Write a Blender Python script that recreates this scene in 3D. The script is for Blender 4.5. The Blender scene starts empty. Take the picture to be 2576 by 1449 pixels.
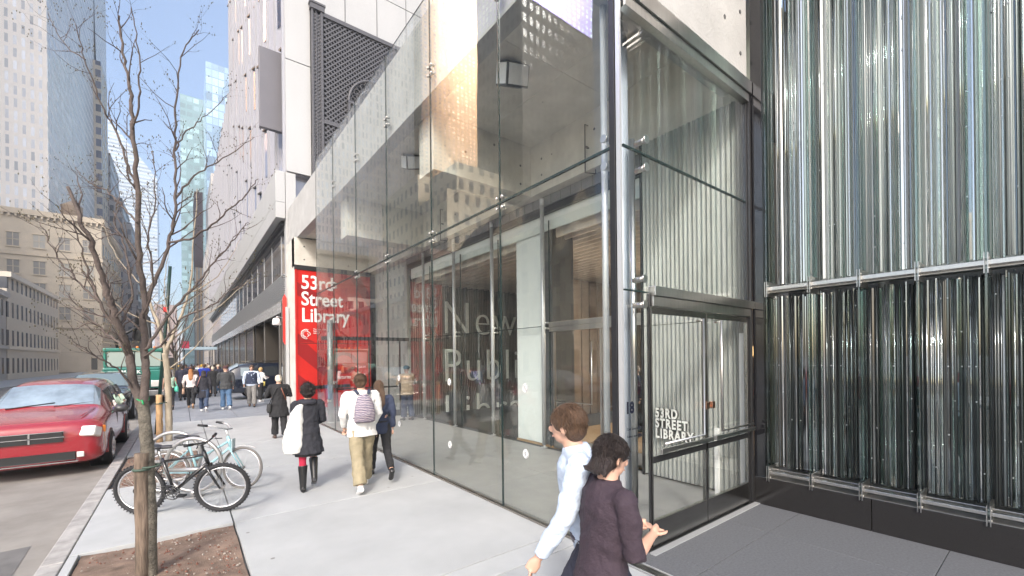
import bpy, bmesh, math, random
from mathutils import Vector, Matrix, Euler
R = math.radians
PI = math.pi
rnd = random.Random(53)
SC = bpy.context.scene
COL = SC.collection

# ---------------------------------------------------------------- camera
cd = bpy.data.cameras.new('camera'); cam = bpy.data.objects.new('camera', cd); COL.objects.link(cam)
YAW, ROLL = R(37.7), 0.0108
cam.matrix_world = Matrix.Translation((0, 0, 2.0)) @ Matrix.Rotation(-YAW, 4, 'Z') @ Matrix.Rotation(PI/2, 4, 'X') @ Matrix.Rotation(-ROLL, 4, 'Z')
cd.sensor_width = 36; cd.lens = 1073/2575*36
cd.shift_y = (899.0-724.5)/2575
cd.clip_start = 0.05; cd.clip_end = 3000
SC.camera = cam

# ---------------------------------------------------------------- sky, sun, exposure
SUN_EL, SUN_AZ = R(40), Vector((-0.64, -0.77, 0)).normalized()     # direction the light comes from
w = bpy.data.worlds.new('World'); SC.world = w; w.use_nodes = True
nt = w.node_tree; bg = nt.nodes['Background']
sky = nt.nodes.new('ShaderNodeTexSky'); sky.sky_type = 'NISHITA'; sky.sun_disc = False
sky.sun_elevation = SUN_EL; sky.sun_rotation = math.atan2(SUN_AZ.x, SUN_AZ.y)
sky.altitude = 0; sky.air_density = 1.0; sky.dust_density = 3.6; sky.ozone_density = 0.9
nt.links.new(sky.outputs[0], bg.inputs[0]); bg.inputs[1].default_value = 0.15
sd = bpy.data.lights.new('sun', 'SUN'); sun = bpy.data.objects.new('sun', sd); COL.objects.link(sun)
sd.energy = 1.2; sd.angle = R(8); sd.color = (1, 0.975, 0.945)
d = Vector((SUN_AZ.x*math.cos(SUN_EL), SUN_AZ.y*math.cos(SUN_EL), math.sin(SUN_EL)))
sun.rotation_euler = d.to_track_quat('Z', 'Y').to_euler()
sun.location = (-20, -20, 40)
SC.view_settings.view_transform = 'Standard'; SC.view_settings.look = 'None'
SC.view_settings.exposure = 1.32; SC.view_settings.gamma = 1
SC.render.engine = 'CYCLES'
SC.cycles.max_bounces = 10; SC.cycles.diffuse_bounces = 4; SC.cycles.glossy_bounces = 5
SC.cycles.transmission_bounces = 4; SC.cycles.transparent_max_bounces = 28
SC.cycles.use_denoising = True
SC.cycles.caustics_reflective = False; SC.cycles.caustics_refractive = False
SC.cycles.sample_clamp_indirect = 6

# ---------------------------------------------------------------- materials
MATS = {}
def mat(name, col, rough=0.6, metal=0.0, noise=0.0, nscale=6.0, bump=0.0, bscale=60.0, spec=0.5, emit=None, es=1.0, stretch=None, spots=None, coat=0.0):
    if name in MATS: return MATS[name]
    m = bpy.data.materials.new(name); m.use_nodes = True; MATS[name] = m
    t = m.node_tree; b = t.nodes['Principled BSDF']
    b.inputs['Base Color'].default_value = (*col, 1); b.inputs['Roughness'].default_value = rough
    b.inputs['Metallic'].default_value = metal; b.inputs['Specular IOR Level'].default_value = spec
    if coat: b.inputs['Coat Weight'].default_value = coat; b.inputs['Coat Roughness'].default_value = 0.04
    if emit: b.inputs['Emission Color'].default_value = (*emit, 1); b.inputs['Emission Strength'].default_value = es
    g = t.nodes.new('ShaderNodeNewGeometry'); vec = g.outputs['Position']
    if stretch:
        mp = t.nodes.new('ShaderNodeVectorMath'); mp.operation = 'MULTIPLY'; mp.inputs[1].default_value = stretch
        t.links.new(vec, mp.inputs[0]); vec = mp.outputs[0]
    if noise:
        n = t.nodes.new('ShaderNodeTexNoise'); n.inputs['Scale'].default_value = nscale; n.inputs['Detail'].default_value = 7; n.inputs['Roughness'].default_value = 0.62
        t.links.new(vec, n.inputs['Vector'])
        r = t.nodes.new('ShaderNodeValToRGB')
        r.color_ramp.elements[0].position = 0.28; r.color_ramp.elements[1].position = 0.72
        lo = [max(0, c*(1-noise)) for c in col]; hi = [min(1, c*(1+noise*0.8)) for c in col]
        r.color_ramp.elements[0].color = (*lo, 1); r.color_ramp.elements[1].color = (*hi, 1)
        t.links.new(n.outputs['Fac'], r.inputs[0]); last = r.outputs[0]
        if spots:   # (scale, threshold, colour)
            v = t.nodes.new('ShaderNodeTexVoronoi'); v.inputs['Scale'].default_value = spots[0]
            t.links.new(g.outputs['Position'], v.inputs['Vector'])
            mth = t.nodes.new('ShaderNodeMath'); mth.operation = 'LESS_THAN'; mth.inputs[1].default_value = spots[1]
            t.links.new(v.outputs['Distance'], mth.inputs[0])
            mx = t.nodes.new('ShaderNodeMixRGB'); mx.inputs[2].default_value = (*spots[2], 1)
            t.links.new(mth.outputs[0], mx.inputs[0]); t.links.new(last, mx.inputs[1]); last = mx.outputs[0]
        t.links.new(last, b.inputs['Base Color'])
    if bump:
        n2 = t.nodes.new('ShaderNodeTexNoise'); n2.inputs['Scale'].default_value = bscale; n2.inputs['Detail'].default_value = 4
        t.links.new(vec, n2.inputs['Vector'])
        bp = t.nodes.new('ShaderNodeBump'); bp.inputs['Strength'].default_value = bump; bp.inputs['Distance'].default_value = 0.02
        t.links.new(n2.outputs['Fac'], bp.inputs['Height']); t.links.new(bp.outputs[0], b.inputs['Normal'])
    return m

def glass(name, tint=(0.965, 0.98, 0.972), f0=0.045, rough=0.0, extra=0.0, frost=0.0, bumps=0.0):
    """thin architectural glass: clear sheet plus angle-dependent mirror reflection"""
    if name in MATS: return MATS[name]
    m = bpy.data.materials.new(name); m.use_nodes = True; MATS[name] = m
    t = m.node_tree; t.nodes.clear(); N = t.nodes.new; L = t.links.new
    out = N('ShaderNodeOutputMaterial'); mix = N('ShaderNodeMixShader'); tr = N('ShaderNodeBsdfTransparent'); gl = N('ShaderNodeBsdfGlossy')
    tr.inputs[0].default_value = (*tint, 1); gl.inputs['Roughness'].default_value = rough; gl.inputs[0].default_value = (1, 1, 1, 1)
    lw = N('ShaderNodeLayerWeight'); lw.inputs[0].default_value = 0.5
    p = N('ShaderNodeMath'); p.operation = 'POWER'; p.inputs[1].default_value = 4.6
    a = N('ShaderNodeMath'); a.operation = 'MULTIPLY_ADD'; a.inputs[1].default_value = 1-f0-extra; a.inputs[2].default_value = f0+extra
    L(lw.outputs['Facing'], p.inputs[0]); L(p.outputs[0], a.inputs[0]); L(a.outputs[0], mix.inputs[0])
    L(tr.outputs[0], mix.inputs[1]); L(gl.outputs[0], mix.inputs[2]); last = mix.outputs[0]
    if bumps:
        g = N('ShaderNodeNewGeometry'); n = N('ShaderNodeTexNoise'); n.inputs['Scale'].default_value = 0.9; n.inputs['Detail'].default_value = 1
        bp = N('ShaderNodeBump'); bp.inputs['Strength'].default_value = bumps; bp.inputs['Distance'].default_value = 0.02
        L(g.outputs['Position'], n.inputs['Vector']); L(n.outputs['Fac'], bp.inputs['Height']); L(bp.outputs[0], gl.inputs['Normal'])
    if frost:
        df = N('ShaderNodeBsdfDiffuse'); df.inputs[0].default_value = (*tint, 1)
        m2 = N('ShaderNodeMixShader'); m2.inputs[0].default_value = frost; L(last, m2.inputs[1]); L(df.outputs[0], m2.inputs[2]); last = m2.outputs[0]
    L(last, out.inputs[0])
    return m

concrete = mat('raw_concrete', (0.62, 0.595, 0.535), 0.8, noise=0.22, nscale=1.3, bump=0.25, bscale=25, spots=(2.2, 0.035, (0.12, 0.11, 0.10)))
concrete_pale = mat('pale_concrete', (0.46, 0.455, 0.44), 0.8, noise=0.16, nscale=1.6, bump=0.35, bscale=30, spots=(9, 0.035, (0.14, 0.14, 0.14)))
pave = mat('sidewalk_concrete', (0.415, 0.425, 0.425), 0.82, noise=0.09, nscale=2.2, bump=0.3, bscale=120, spots=(2.6, 0.05, (0.24, 0.235, 0.23)))
pave_b = mat('sidewalk_concrete_worn', (0.395, 0.405, 0.405), 0.82, noise=0.12, nscale=1.1, bump=0.3, bscale=120, spots=(1.9, 0.04, (0.21, 0.205, 0.20)))
pave_dark = mat('bluestone_paving', (0.27, 0.285, 0.315), 0.5, noise=0.14, nscale=1.2, bump=0.1, bscale=60)
granite = mat('granite_paving', (0.115, 0.12, 0.13), 0.6, noise=0.3, nscale=45, bump=0.1, bscale=200)
granite_black = mat('polished_black_granite', (0.018, 0.017, 0.017), 0.12, noise=0.3, nscale=120)
asphalt = mat('asphalt', (0.25, 0.232, 0.21), 0.85, noise=0.25, nscale=1.5, bump=0.3, bscale=150)
curb_m = mat('curb_stone', (0.36, 0.345, 0.33), 0.8, noise=0.35, nscale=5, bump=0.3, bscale=90)
soil = mat('bare_soil', (0.235, 0.165, 0.125), 0.95, noise=0.5, nscale=5, bump=1.0, bscale=110)
joint_m = mat('joint_dark', (0.06, 0.06, 0.06), 0.8)
steel = mat('brushed_steel', (0.55, 0.54, 0.52), 0.28, 1.0, noise=0.10, nscale=30, stretch=(1, 1, 0.05))
steel_dull = mat('satin_steel', (0.52, 0.53, 0.54), 0.35, 0.45)
steel_dark = mat('dark_steel', (0.07, 0.07, 0.072), 0.35, 0.8)
black = mat('black_rubber', (0.012, 0.012, 0.013), 0.6)
blackgloss = mat('black_gloss', (0.01, 0.01, 0.012), 0.12, coat=0.6)
white = mat('white_paint', (0.82, 0.82, 0.80), 0.5)
red_panel = mat('red_panel', (0.50, 0.018, 0.014), 0.35, noise=0.16, nscale=1.2)
G_front = glass('front_glass', bumps=0.06, f0=0.032)
G_in = glass('inner_glass', (0.975, 0.985, 0.98), f0=0.03)
G_green = glass('green_edge_glass', (0.66, 0.77, 0.75), f0=0.10)
edge_dark = mat('glass_edge', (0.02, 0.035, 0.035), 0.2)

# ---------------------------------------------------------------- mesh helpers
class MB:
    def __init__(s): s.bm = bmesh.new(); s.mi = 0
    def face(s, pts, mi=None):
        f = s.bm.faces.new([s.bm.verts.new(p) for p in pts]); f.material_index = s.mi if mi is None else mi; return f
    def box(s, x0, x1, y0, y1, z0, z1, mi=None, M=None):
        v = [Vector((x, y, z)) for z in (z0, z1) for y in (y0, y1) for x in (x0, x1)]
        if M: v = [M @ p for p in v]
        v = [s.bm.verts.new(p) for p in v]
        for q in ((0, 2, 3, 1), (4, 5, 7, 6), (0, 1, 5, 4), (2, 6, 7, 3), (0, 4, 6, 2), (1, 3, 7, 5)):
            s.bm.faces.new([v[i] for i in q]).material_index = s.mi if mi is None else mi
        return s
    def tube(s, pts, rs, n=10, caps=True, mi=None):
        pts = [Vector(p) for p in pts]
        if not hasattr(rs, '__len__'): rs = [rs]*len(pts)
        rings = []; up = None
        for i, p in enumerate(pts):
            a = pts[max(i-1, 0)]; b = pts[min(i+1, len(pts)-1)]; t = (b-a)
            t = t.normalized() if t.length > 1e-9 else Vector((0, 0, 1))
            if up is None: up = Vector((1, 0, 0)) if abs(t.x) < 0.8 else Vector((0, 1, 0))
            u = (up - t*up.dot(t)).normalized(); up = u; v = t.cross(u)
            r = rs[i]; ru, rv = (r if hasattr(r, '__len__') else (r, r))
            rings.append([s.bm.verts.new(p + u*math.cos(2*PI*k/n)*ru + v*math.sin(2*PI*k/n)*rv) for k in range(n)])
        for A, B in zip(rings, rings[1:]):
            for k in range(n):
                f = s.bm.faces.new((A[k], A[(k+1) % n], B[(k+1) % n], B[k])); f.smooth = True; f.material_index = s.mi if mi is None else mi
        if caps:
            for A, o in ((rings[0], -1), (rings[-1], 1)):
                f = s.bm.faces.new(A if o > 0 else A[::-1]); f.material_index = s.mi if mi is None else mi
        return s
    def rings(s, L, n=16, caps=True, M=None, mi=None):
        """horizontal ellipses (z, cx, cy, rx, ry)"""
        rr = []
        for z, cx, cy, rx, ry in L:
            ps = [Vector((cx+rx*math.cos(2*PI*k/n), cy+ry*math.sin(2*PI*k/n), z)) for k in range(n)]
            if M: ps = [M @ p for p in ps]
            rr.append([s.bm.verts.new(p) for p in ps])
        for A, B in zip(rr, rr[1:]):
            for k in range(n):
                f = s.bm.faces.new((A[k], A[(k+1) % n], B[(k+1) % n], B[k])); f.smooth = True; f.material_index = s.mi if mi is None else mi
        if caps: s.bm.faces.new(rr[0][::-1]); s.bm.faces.new(rr[-1])
        return s
    def ball(s, c, r, nu=12, nv=8, mi=None, M=None):
        r = r if hasattr(r, '__len__') else (r, r, r); c = Vector(c)
        P = lambda a, b: Vector((r[0]*math.cos(a)*math.cos(b), r[1]*math.sin(a)*math.cos(b), r[2]*math.sin(b)))
        rr = []
        for j in range(1, nv):
            b = -PI/2 + PI*j/nv
            rr.append([P(2*PI*k/nu, b) for k in range(nu)])
        f_ = (lambda p: s.bm.verts.new(c + (M @ p if M else p)))
        rr = [[f_(p) for p in q] for q in rr]; lo = f_(Vector((0, 0, -r[2]))); hi = f_(Vector((0, 0, r[2])))
        fs = []
        for A, B in zip(rr, rr[1:]):
            for k in range(nu): fs.append(s.bm.faces.new((A[k], A[(k+1) % nu], B[(k+1) % nu], B[k])))
        for k in range(nu):
            fs.append(s.bm.faces.new((lo, rr[0][(k+1) % nu], rr[0][k]))); fs.append(s.bm.faces.new((hi, rr[-1][k], rr[-1][(k+1) % nu])))
        for f in fs: f.smooth = True; f.material_index = s.mi if mi is None else mi
        return s
    def torus(s, c, R_, r, axis='x', n=32, m=8, mi=None, a0=0, a1=2*PI, M=None):
        full = abs(a1-a0-2*PI) < 1e-6; cnt = n if full else n+1; pts = []
        for k in range(cnt):
            a = a0+(a1-a0)*k/n; ca, sa = math.cos(a), math.sin(a); ring = []
            for j in range(m):
                b = 2*PI*j/m; q = R_ + r*math.cos(b); h = r*math.sin(b)
                p = {'x': Vector((h, q*ca, q*sa)), 'y': Vector((q*ca, h, q*sa)), 'z': Vector((q*ca, q*sa, h))}[axis]
                if M: p = M @ p
                ring.append(s.bm.verts.new(Vector(c)+p))
            pts.append(ring)
        for k in range(n):
            A = pts[k]; B = pts[(k+1) % cnt]
            for j in range(m):
                f = s.bm.faces.new((A[j], B[j], B[(j+1) % m], A[(j+1) % m])); f.smooth = True; f.material_index = s.mi if mi is None else mi
        return s
    def prism(s, pts, vec, mi=None):
        vec = Vector(vec); A = [s.bm.verts.new(Vector(p)) for p in pts]; B = [s.bm.verts.new(Vector(p)+vec) for p in pts]; n = len(A)
        fs = [s.bm.faces.new(A[::-1]), s.bm.faces.new(B)] + [s.bm.faces.new((A[k], A[(k+1) % n], B[(k+1) % n], B[k])) for k in range(n)]
        for f in fs: f.material_index = s.mi if mi is None else mi
        return s
    def build(s, name, m, parent=None, fix=True, mods=None, bevel=0):
        if fix: bmesh.ops.recalc_face_normals(s.bm, faces=s.bm.faces)
        me = bpy.data.meshes.new(name); s.bm.to_mesh(me); s.bm.free()
        for x in (m if isinstance(m, (list, tuple)) else [m]): me.materials.append(x)
        o = bpy.data.objects.new(name, me); COL.objects.link(o)
        if parent: o.parent = parent
        if bevel:
            b = o.modifiers.new('b', 'BEVEL'); b.width = bevel; b.segments = 2; b.limit_method = 'ANGLE'
        return o

def box(name, m, parent, *a, bevel=0): return MB().box(*a).build(name, m, parent, bevel=bevel)
def tag(o, label=None, cat=None, group=None, kind=None):
    for k, v in (('label', label), ('category', cat), ('group', group), ('kind', kind)):
        if v: o[k] = v
    return o
def thing(name, label, cat, loc=(0, 0, 0), rz=0, group=None):
    o = bpy.data.objects.new(name, None); COL.objects.link(o); o.location = loc; o.rotation_euler = (0, 0, rz); o.empty_display_size = 0.2
    return tag(o, label, cat, group)
def kids(o): return [c for c in bpy.data.objects if c.parent == o]
def copy_tree(o, parent=None):
    c = o.copy(); COL.objects.link(c); c.parent = parent
    for ch in kids(o): copy_tree(ch, c)
    return c
def text(name, s, size, m, parent, loc, rot, extrude=0.004, offset=0.0, align='LEFT', space=1.0, line=1.0, sx=1.0, fillm='BOTH'):
    c = bpy.data.curves.new(name, 'FONT'); c.body = s; c.size = size; c.extrude = extrude; c.offset = offset; c.align_x = align
    c.space_character = space; c.space_line = line; c.resolution_u = 4
    t = bpy.data.objects.new('tmp_text', c); COL.objects.link(t)
    dg = bpy.context.evaluated_depsgraph_get(); me = bpy.data.meshes.new_from_object(t.evaluated_get(dg))
    bpy.data.objects.remove(t); me.materials.clear(); me.materials.append(m)
    o = bpy.data.objects.new(name, me); COL.objects.link(o); o.location = loc; o.rotation_euler = rot; o.scale = (sx, 1, 1)
    if parent: o.parent = parent
    return o
FACE_Y = (PI/2, 0, 0)          # lettering that faces the camera side of the street (-Y)
FACE_X = (PI/2, 0, -PI/2)      # lettering that faces the road (-X)
# ================================================================ ground
GZ = -0.12
tag(box('road', asphalt, None, -400, -1.1, -60, 900, GZ-0.3, GZ), kind='structure')
g = MB(); g.box(-1.1, 300, -60, 900, -0.5, -0.062); tag(g.build('ground', joint_m), kind='structure')
# curb in lengths
g = MB(); y = -6.0
while y < 120:
    g.box(-1.13, -0.955, y, y+2.42, -0.45, 0.0-rnd.random()*0.004); y += 2.43
tag(g.build('curb', curb_m, bevel=0.012), kind='structure')
# pale concrete sidewalk slabs, with the two tree pits left open
PIT1 = (-0.86, 0.49, 3.2, 6.28); PIT2 = (-0.93, 0.25, 9.17, 12.1)
def slabs(mb, xs, ys, holes, top=0.0, gap=0.016):
    for i in range(len(ys)-1):
        for j in range(len(xs)-1):
            a, b, c, e = xs[j], xs[j+1], ys[i], ys[i+1]
            if any(a >= h[0]-1e-3 and b <= h[1]+1e-3 and c >= h[2]-1e-3 and e <= h[3]+1e-3 for h in holes): continue
            mb.box(a+gap/2, b-gap/2, c+gap/2, e-gap/2, -0.06, top-rnd.random()*0.002, mi=rnd.choice([0, 0, 1]))
ys = [-4.9, -2.1, 0.72, 3.2, 3.52, 6.28, 9.17, 12.1, 14.9, 17.75]
g = MB()
for i in range(len(ys)-1):
    c, e = ys[i], ys[i+1]
    if e <= 3.21 or c > 12 or (6.2 < c < 6.3): slabs(g, [-0.95, 0.49, 3.36], [c, e], [])
    elif c < 6.2: slabs(g, [-0.95, -0.86], [c, e], []); slabs(g, [0.49, 3.36], [c, e], [])
    else: slabs(g, [0.25, 3.36], [c, e], [])
tag(g.build('sidewalk', [pave, pave_b], bevel=0.004), kind='structure')
g = MB(); slabs(g, [-0.95, 0.2, 1.55, 3.3, 4.8], [17.756, 19.2, 21, 23.4, 26, 28.5, 31, 34, 37, 40, 44, 48, 53, 58, 64, 70, 80, 95, 120, 200, 400], [], top=0.0)
slabs(g, [3.37, 4.8], [14.5, 17.75], [])
tag(g.build('dark_sidewalk', [pave_dark, pave_dark]), kind='structure')
# soil of the pits
def soil_sheet(h, name):
    g = MB(); nx, ny = 28, 50; V = []
    for j in range(ny+1):
        for i in range(nx+1):
            x = h[0]+0.01+(h[1]-h[0]-0.02)*i/nx; yy = h[2]+0.01+(h[3]-h[2]-0.02)*j/ny
            z = -0.035+0.012*math.sin(x*5+yy*3)+0.01*math.sin(yy*7)+rnd.uniform(-0.005, 0.005)
            V.append(g.bm.verts.new((x, yy, z)))
    for j in range(ny):
        for i in range(nx):
            a = j*(nx+1)+i; g.bm.faces.new((V[a], V[a+1], V[a+nx+2], V[a+nx+1])).smooth = True
    for k in range(900):   # crumbs, chips and dead leaves
        x = rnd.uniform(h[0]+.05, h[1]-.05); yy = rnd.uniform(h[2]+.05, h[3]-.05); s = rnd.uniform(.002, .009)
        g.box(-s, s, -s, s, 0, s*1.2, mi=rnd.choice([1, 1, 2]), M=Matrix.Translation((x, yy, -0.03)) @ Euler((rnd.random(), rnd.random(), rnd.random()*3)).to_matrix().to_4x4())
    o = g.build(name, [soil, mat('mulch_red', (0.20, 0.085, 0.06), 0.9), mat('grit', (0.35, 0.31, 0.27), 0.9)], fix=True)
    tag(o, kind='stuff', label='bare brown soil with red mulch chips in ' + ('the near tree pit' if name == 'pit_soil' else 'the tree pit beside the bicycles'))
    return o
soil_sheet(PIT1, 'pit_soil'); soil_sheet(PIT2, 'far_pit_soil')
# dark granite plaza to the right, with drain along the glass line
g = MB()
xs = [3.52, 3.86, 5.2, 6.55, 8]; ysg = [-6, -4.0, -2.0, -0.6, 0.72, 2.05, 2.6]
for j in range(len(xs)-1):
    for i in range(len(ysg)-1): g.box(xs[j]+.003, xs[j+1]-.003, ysg[i]+.003, ysg[i+1]-.003, -0.06, 0.0)
tag(g.build('plaza_paving', granite, bevel=0.003), kind='structure')
dr = thing('linear_drain', 'narrow steel slot drain between pale sidewalk and dark granite paving', 'drain', (3.44, 0, 0))
g = MB(); g.box(-.07, -.055, -5, 2.58, -.06, .002); g.box(.055, .07, -5, 2.58, -.06, .002); g.build('frame', steel_dull, dr)
g = MB()
for k in range(360): g.box(-.055, .055, 2.56-k*.021, 2.57-k*.021, -.02, -.001)
g.build('grate', steel, dr)
box('channel', black, dr, -.055, .055, -5, 2.58, -.062, -.05)
# floor inside the vestibule
g = MB(); xs = [3.5, 4.9, 6.3]; yv = [2.72, 5.5, 8.3, 11.1, 14.3]
for j in range(2):
    for i in range(4): g.box(xs[j]+.003, xs[j+1]-.003, yv[i]+.003, yv[i+1]-.003, -.06, 0.0)
tag(g.build('vestibule_floor', mat('vestibule_paving', (0.30, 0.295, 0.28), 0.5, noise=0.12, nscale=3)), kind='structure')
# fine litter: a newspaper scrap by the van
lt = MB(); lt.prism([(-1.2, 12.0, GZ+.004), (-1.02, 12.06, GZ+.03), (-1.07, 12.22, GZ+.01), (-1.22, 12.18, GZ+.006)], (0, 0, .004))
tag(lt.build('paper_scrap', mat('brown_paper', (0.55, 0.43, 0.30), 0.9)), 'crumpled brown paper scrap lying in the gutter by the red van', 'litter')
# ================================================================ library building
GX, DY, TOPZ = 3.38, 2.625, 8.25
lib = thing('library_building', 'glass fronted library entrance under a raw concrete canopy', 'building', (GX, 2.6, 0))
LX, LY = -GX, -2.6
def lp(name, mb, m, bevel=0):        # library part, authored in world coordinates
    o = mb.build(name, m, lib, bevel=bevel); o.location = (LX, LY, 0); return o
def loff(o): o.location = Vector(o.location)+Vector((LX, LY, 0)); return o
# concrete: fascia, ceiling, beams, wall above the doors, end wall
g = MB(); g.box(3.50, 3.78, 3.02, 19.42, 6.67, 8.2); lp('fascia', g, concrete_pale)
g = MB()
for x0, x1 in ((3.785, 5.0), (5.006, 6.195)):
    for y0, y1 in ((3.0, 5.0), (5.006, 7.25), (7.9, 10.3), (10.306, 12.6), (13.2, 15.5), (15.506, 17.75)): g.box(x0, x1, y0, y1, 6.67, 7.0)
lp('ceiling', g, concrete)
g = MB(); g.box(6.2, 6.9, 2.98, 17.8, 5.58, 7.1); lp('storefront_beam', g, concrete)
for y0 in (7.26, 12.62):
    g = MB(); g.box(3.79, 6.195, y0, y0+.6, 5.58, 7.05); lp('cross_beam', g, concrete)
g = MB(); g.box(3.40, 6.16, 2.64, 2.99, 5.70, 9.2)
for zz in (6.9, 8.4): pass
for (x, z) in ((5.55, 6.35), (5.98, 6.62), (5.98, 6.06), (4.7, 7.1), (4.2, 6.4)):
    g.tube([(x, 2.641, z), (x, 2.632, z)], .025, n=10, mi=1)
lp('wall_above_doors', g, [concrete_pale, mat('tie_hole', (0.10, 0.10, 0.10), 0.9)])
g = MB(); g.box(3.40, 3.62, 17.85, 19.42, 0, 6.66); g.box(3.40, 7.0, 17.86, 18.3, 5.56, 6.66)
for (x, z) in ((3.75, 6.35), (3.75, 5.85), (5.4, 6.3), (5.4, 5.8)): g.tube([(x, 17.865, z), (x, 17.855, z)], .03, n=10, mi=1)
lp('end_wall', g, [concrete, MATS['tie_hole']])
g = MB(); g.box(6.75, 17, 2.7, 19.4, 6.0, 7.5); g.box(4.4, 17, 3.4, 19.4, 7.05, 8.2); lp('roof', g, concrete)
# tie holes on the inner beam, each a small dark disc
for (x, y, z) in ((6.199, 6.9, 6.3), (6.199, 6.9, 5.95), (6.199, 5.4, 6.3), (6.199, 8.9, 6.1), (6.199, 10.6, 6.1)): g = MB(); g.tube([(x, y, z), (x-.004, y, z)], .025, n=10); lp('tie_hole', g, MATS['tie_hole'])
for (x, z) in ((4.5, 6.1), (5.9, 6.2), (5.9, 5.8), (5.2, 6.45)): g = MB(); g.tube([(x, 7.262, z), (x, 7.256, z)], .025, n=10); lp('tie_hole', g, MATS['tie_hole'])
# front glass: bays of 1.98 m, joint at 4.06
ys = [2.74, 4.60, 6.575, 8.555, 10.53, 12.50, 14.42]
for i in range(6):
    for z0, z1 in ((0.02, 4.055), (4.075, TOPZ)):
        g = MB(); g.box(GX-.008, GX+.008, ys[i]+.007, ys[i+1]-.007, z0, z1, mi=0)
        for f in g.bm.faces:
            if abs(f.normal.x) < 0.5 and len(f.verts) == 4:
                n = f.calc_center_median()
                if min(abs(n.y-ys[i]-.007), abs(n.y-ys[i+1]+.007), abs(n.z-z0), abs(n.z-z1)) < 1e-3: f.material_index = 1
        lp('glass_pane', g, [G_front, edge_dark])
for y in ys[1:-1]:
    g = MB(); g.box(GX-.011, GX+.011, y-.0075, y+.0075, .02, TOPZ); lp('mullion_joint', g, edge_dark)
g = MB(); g.box(GX-.013, GX+.013, ys[0], ys[-1], 4.052, 4.078); lp('transom_joint', g, edge_dark)
g = MB(); g.box(GX-.03, GX+.05, 2.62, 14.45, -.03, .02); lp('base_channel', g, mat('base_metal', (0.30, 0.28, 0.25), 0.4, 0.8))
# spider fittings on the front glass
def spider(x, y, z, nx, ny):
    g = MB()
    for a in (-.06, .06):
        for b in (-.07, .07):
            px, py = (x, y+a) if nx else (x+a, y)
            g.tube([(px+.055*nx, py+.055*ny, z+b), (px-.03*nx, py-.03*ny, z+b)], .018, n=10)
            g.tube([(px-.012*nx, py-.012*ny, z+b), (px-.022*nx, py-.022*ny, z+b)], .027, n=12)
    q = .055
    g.tube([(x+q*nx+(-.06 if ny else 0), y+q*ny+(-.06 if nx else 0), z-.07), (x+q*nx+(.06 if ny else 0), y+q*ny+(.06 if nx else 0), z+.07)], .014, n=8)
    g.tube([(x+q*nx+(.06 if ny else 0), y+q*ny+(.06 if nx else 0), z-.07), (x+q*nx-(.06 if ny else 0), y+q*ny-(.06 if nx else 0), z+.07)], .014, n=8)
    lp('spider_fitting', g, steel)
for y in ys[1:-1]: spider(GX, y, 4.065, 1, 0); spider(GX, y, 6.9, 1, 0)
g = MB(); g.box(GX+.05, GX+.15, 2.76, 2.775, 3.78, 4.32); lp('corner_plate', g, steel)
for z in (3.92, 4.2):
    g = MB(); g.tube([(GX+.02, 2.83, z), (GX+.13, 2.83, z)], .028, n=14); g.tube([(GX+.0, 2.83, z), (GX+.03, 2.83, z)], .040, n=14); lp('spider_fitting', g, steel)
    g = MB(); g.tube([(3.55+.2, DY-.035, z), (3.75, DY+.09, z)], .03, n=14); g.tube([(3.75, DY-.05, z), (3.75, DY-.03, z)], .042, n=14); lp('spider_fitting', g, steel)
for z in (2.52, 2.78):
    g = MB(); g.tube([(3.70, DY-.035, z), (3.70, DY+.09, z)], .03, n=14); g.tube([(3.70, DY-.05, z), (3.70, DY-.03, z)], .04, n=14); lp('spider_fitting', g, steel)
# corner mullion and round posts
g = MB(); g.box(GX-.025, GX+.035, 2.668, 2.735, 0, 6.66); lp('corner_mullion', g, mat('black_gasket', (.012, .012, .014), .5), bevel=.004)
g = MB(); g.box(GX-.012, GX+.014, DY-.012, 2.66, 0, 5.68); lp('corner_trim', g, steel_dull)
g = MB(); g.tube([(3.86, 2.99, .02), (3.86, 2.99, 5.5)], .085, n=24); g.tube([(3.86, 2.99, 5.5), (3.86, 2.99, 5.62)], [.085, .05], n=24); g.box(3.76, 3.96, 2.95, 3.03, 5.6, 5.70); lp('round_post', g, mat('silver_paint', (0.46, 0.50, 0.57), 0.35, 0.2))
g = MB(); g.tube([(3.80, 2.80, .03), (3.80, 2.80, 4.3)], .034, n=16); g.tube([(3.80, 2.80, .0), (3.80, 2.80, .03)], .085, n=20); lp('slim_post', g, steel)
g = MB(); g.tube([(3.555, 2.965, 0.0), (3.555, 2.965, 5.9)], .035, n=18); lp('slim_post', g, steel_dull)
# door facade
dz = 2.66
g = MB(); g.box(3.42, 6.10, DY-.05, DY+.03, 5.41, 5.52); g.box(3.42, 6.12, DY-.07, DY+.04, 5.525, 5.69); lp('head_channel', g, steel, bevel=.003)
for x0, x1, z0, z1, nm in ((3.44, 6.02, 4.075, 5.41, 'upper_pane'), (3.83, 6.02, 2.73, 4.055, 'upper_pane'), (3.44, 3.815, 2.66, 4.055, 'upper_pane'), (3.44, 3.80, .03, 2.645, 'side_lite')):
    g = MB(); g.box(x0, x1, DY-.007, DY+.007, z0, z1); lp(nm, g, G_in if nm == 'side_lite' else G_front)
g = MB(); g.box(3.42, 6.04, DY-.012, DY+.012, 4.055, 4.075); lp('door_transom_joint', g, edge_dark); g = MB(); g.box(3.42, 3.82, DY-.012, DY+.012, 2.645, 2.66); lp('door_transom_joint', g, edge_dark)
g = MB(); g.box(3.84, 6.14, DY-.07, DY+.02, 2.62, 2.72); g.box(3.84, 6.08, DY-.045, DY+.015, 2.515, 2.617); lp('door_header', g, steel, bevel=.004)
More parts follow.
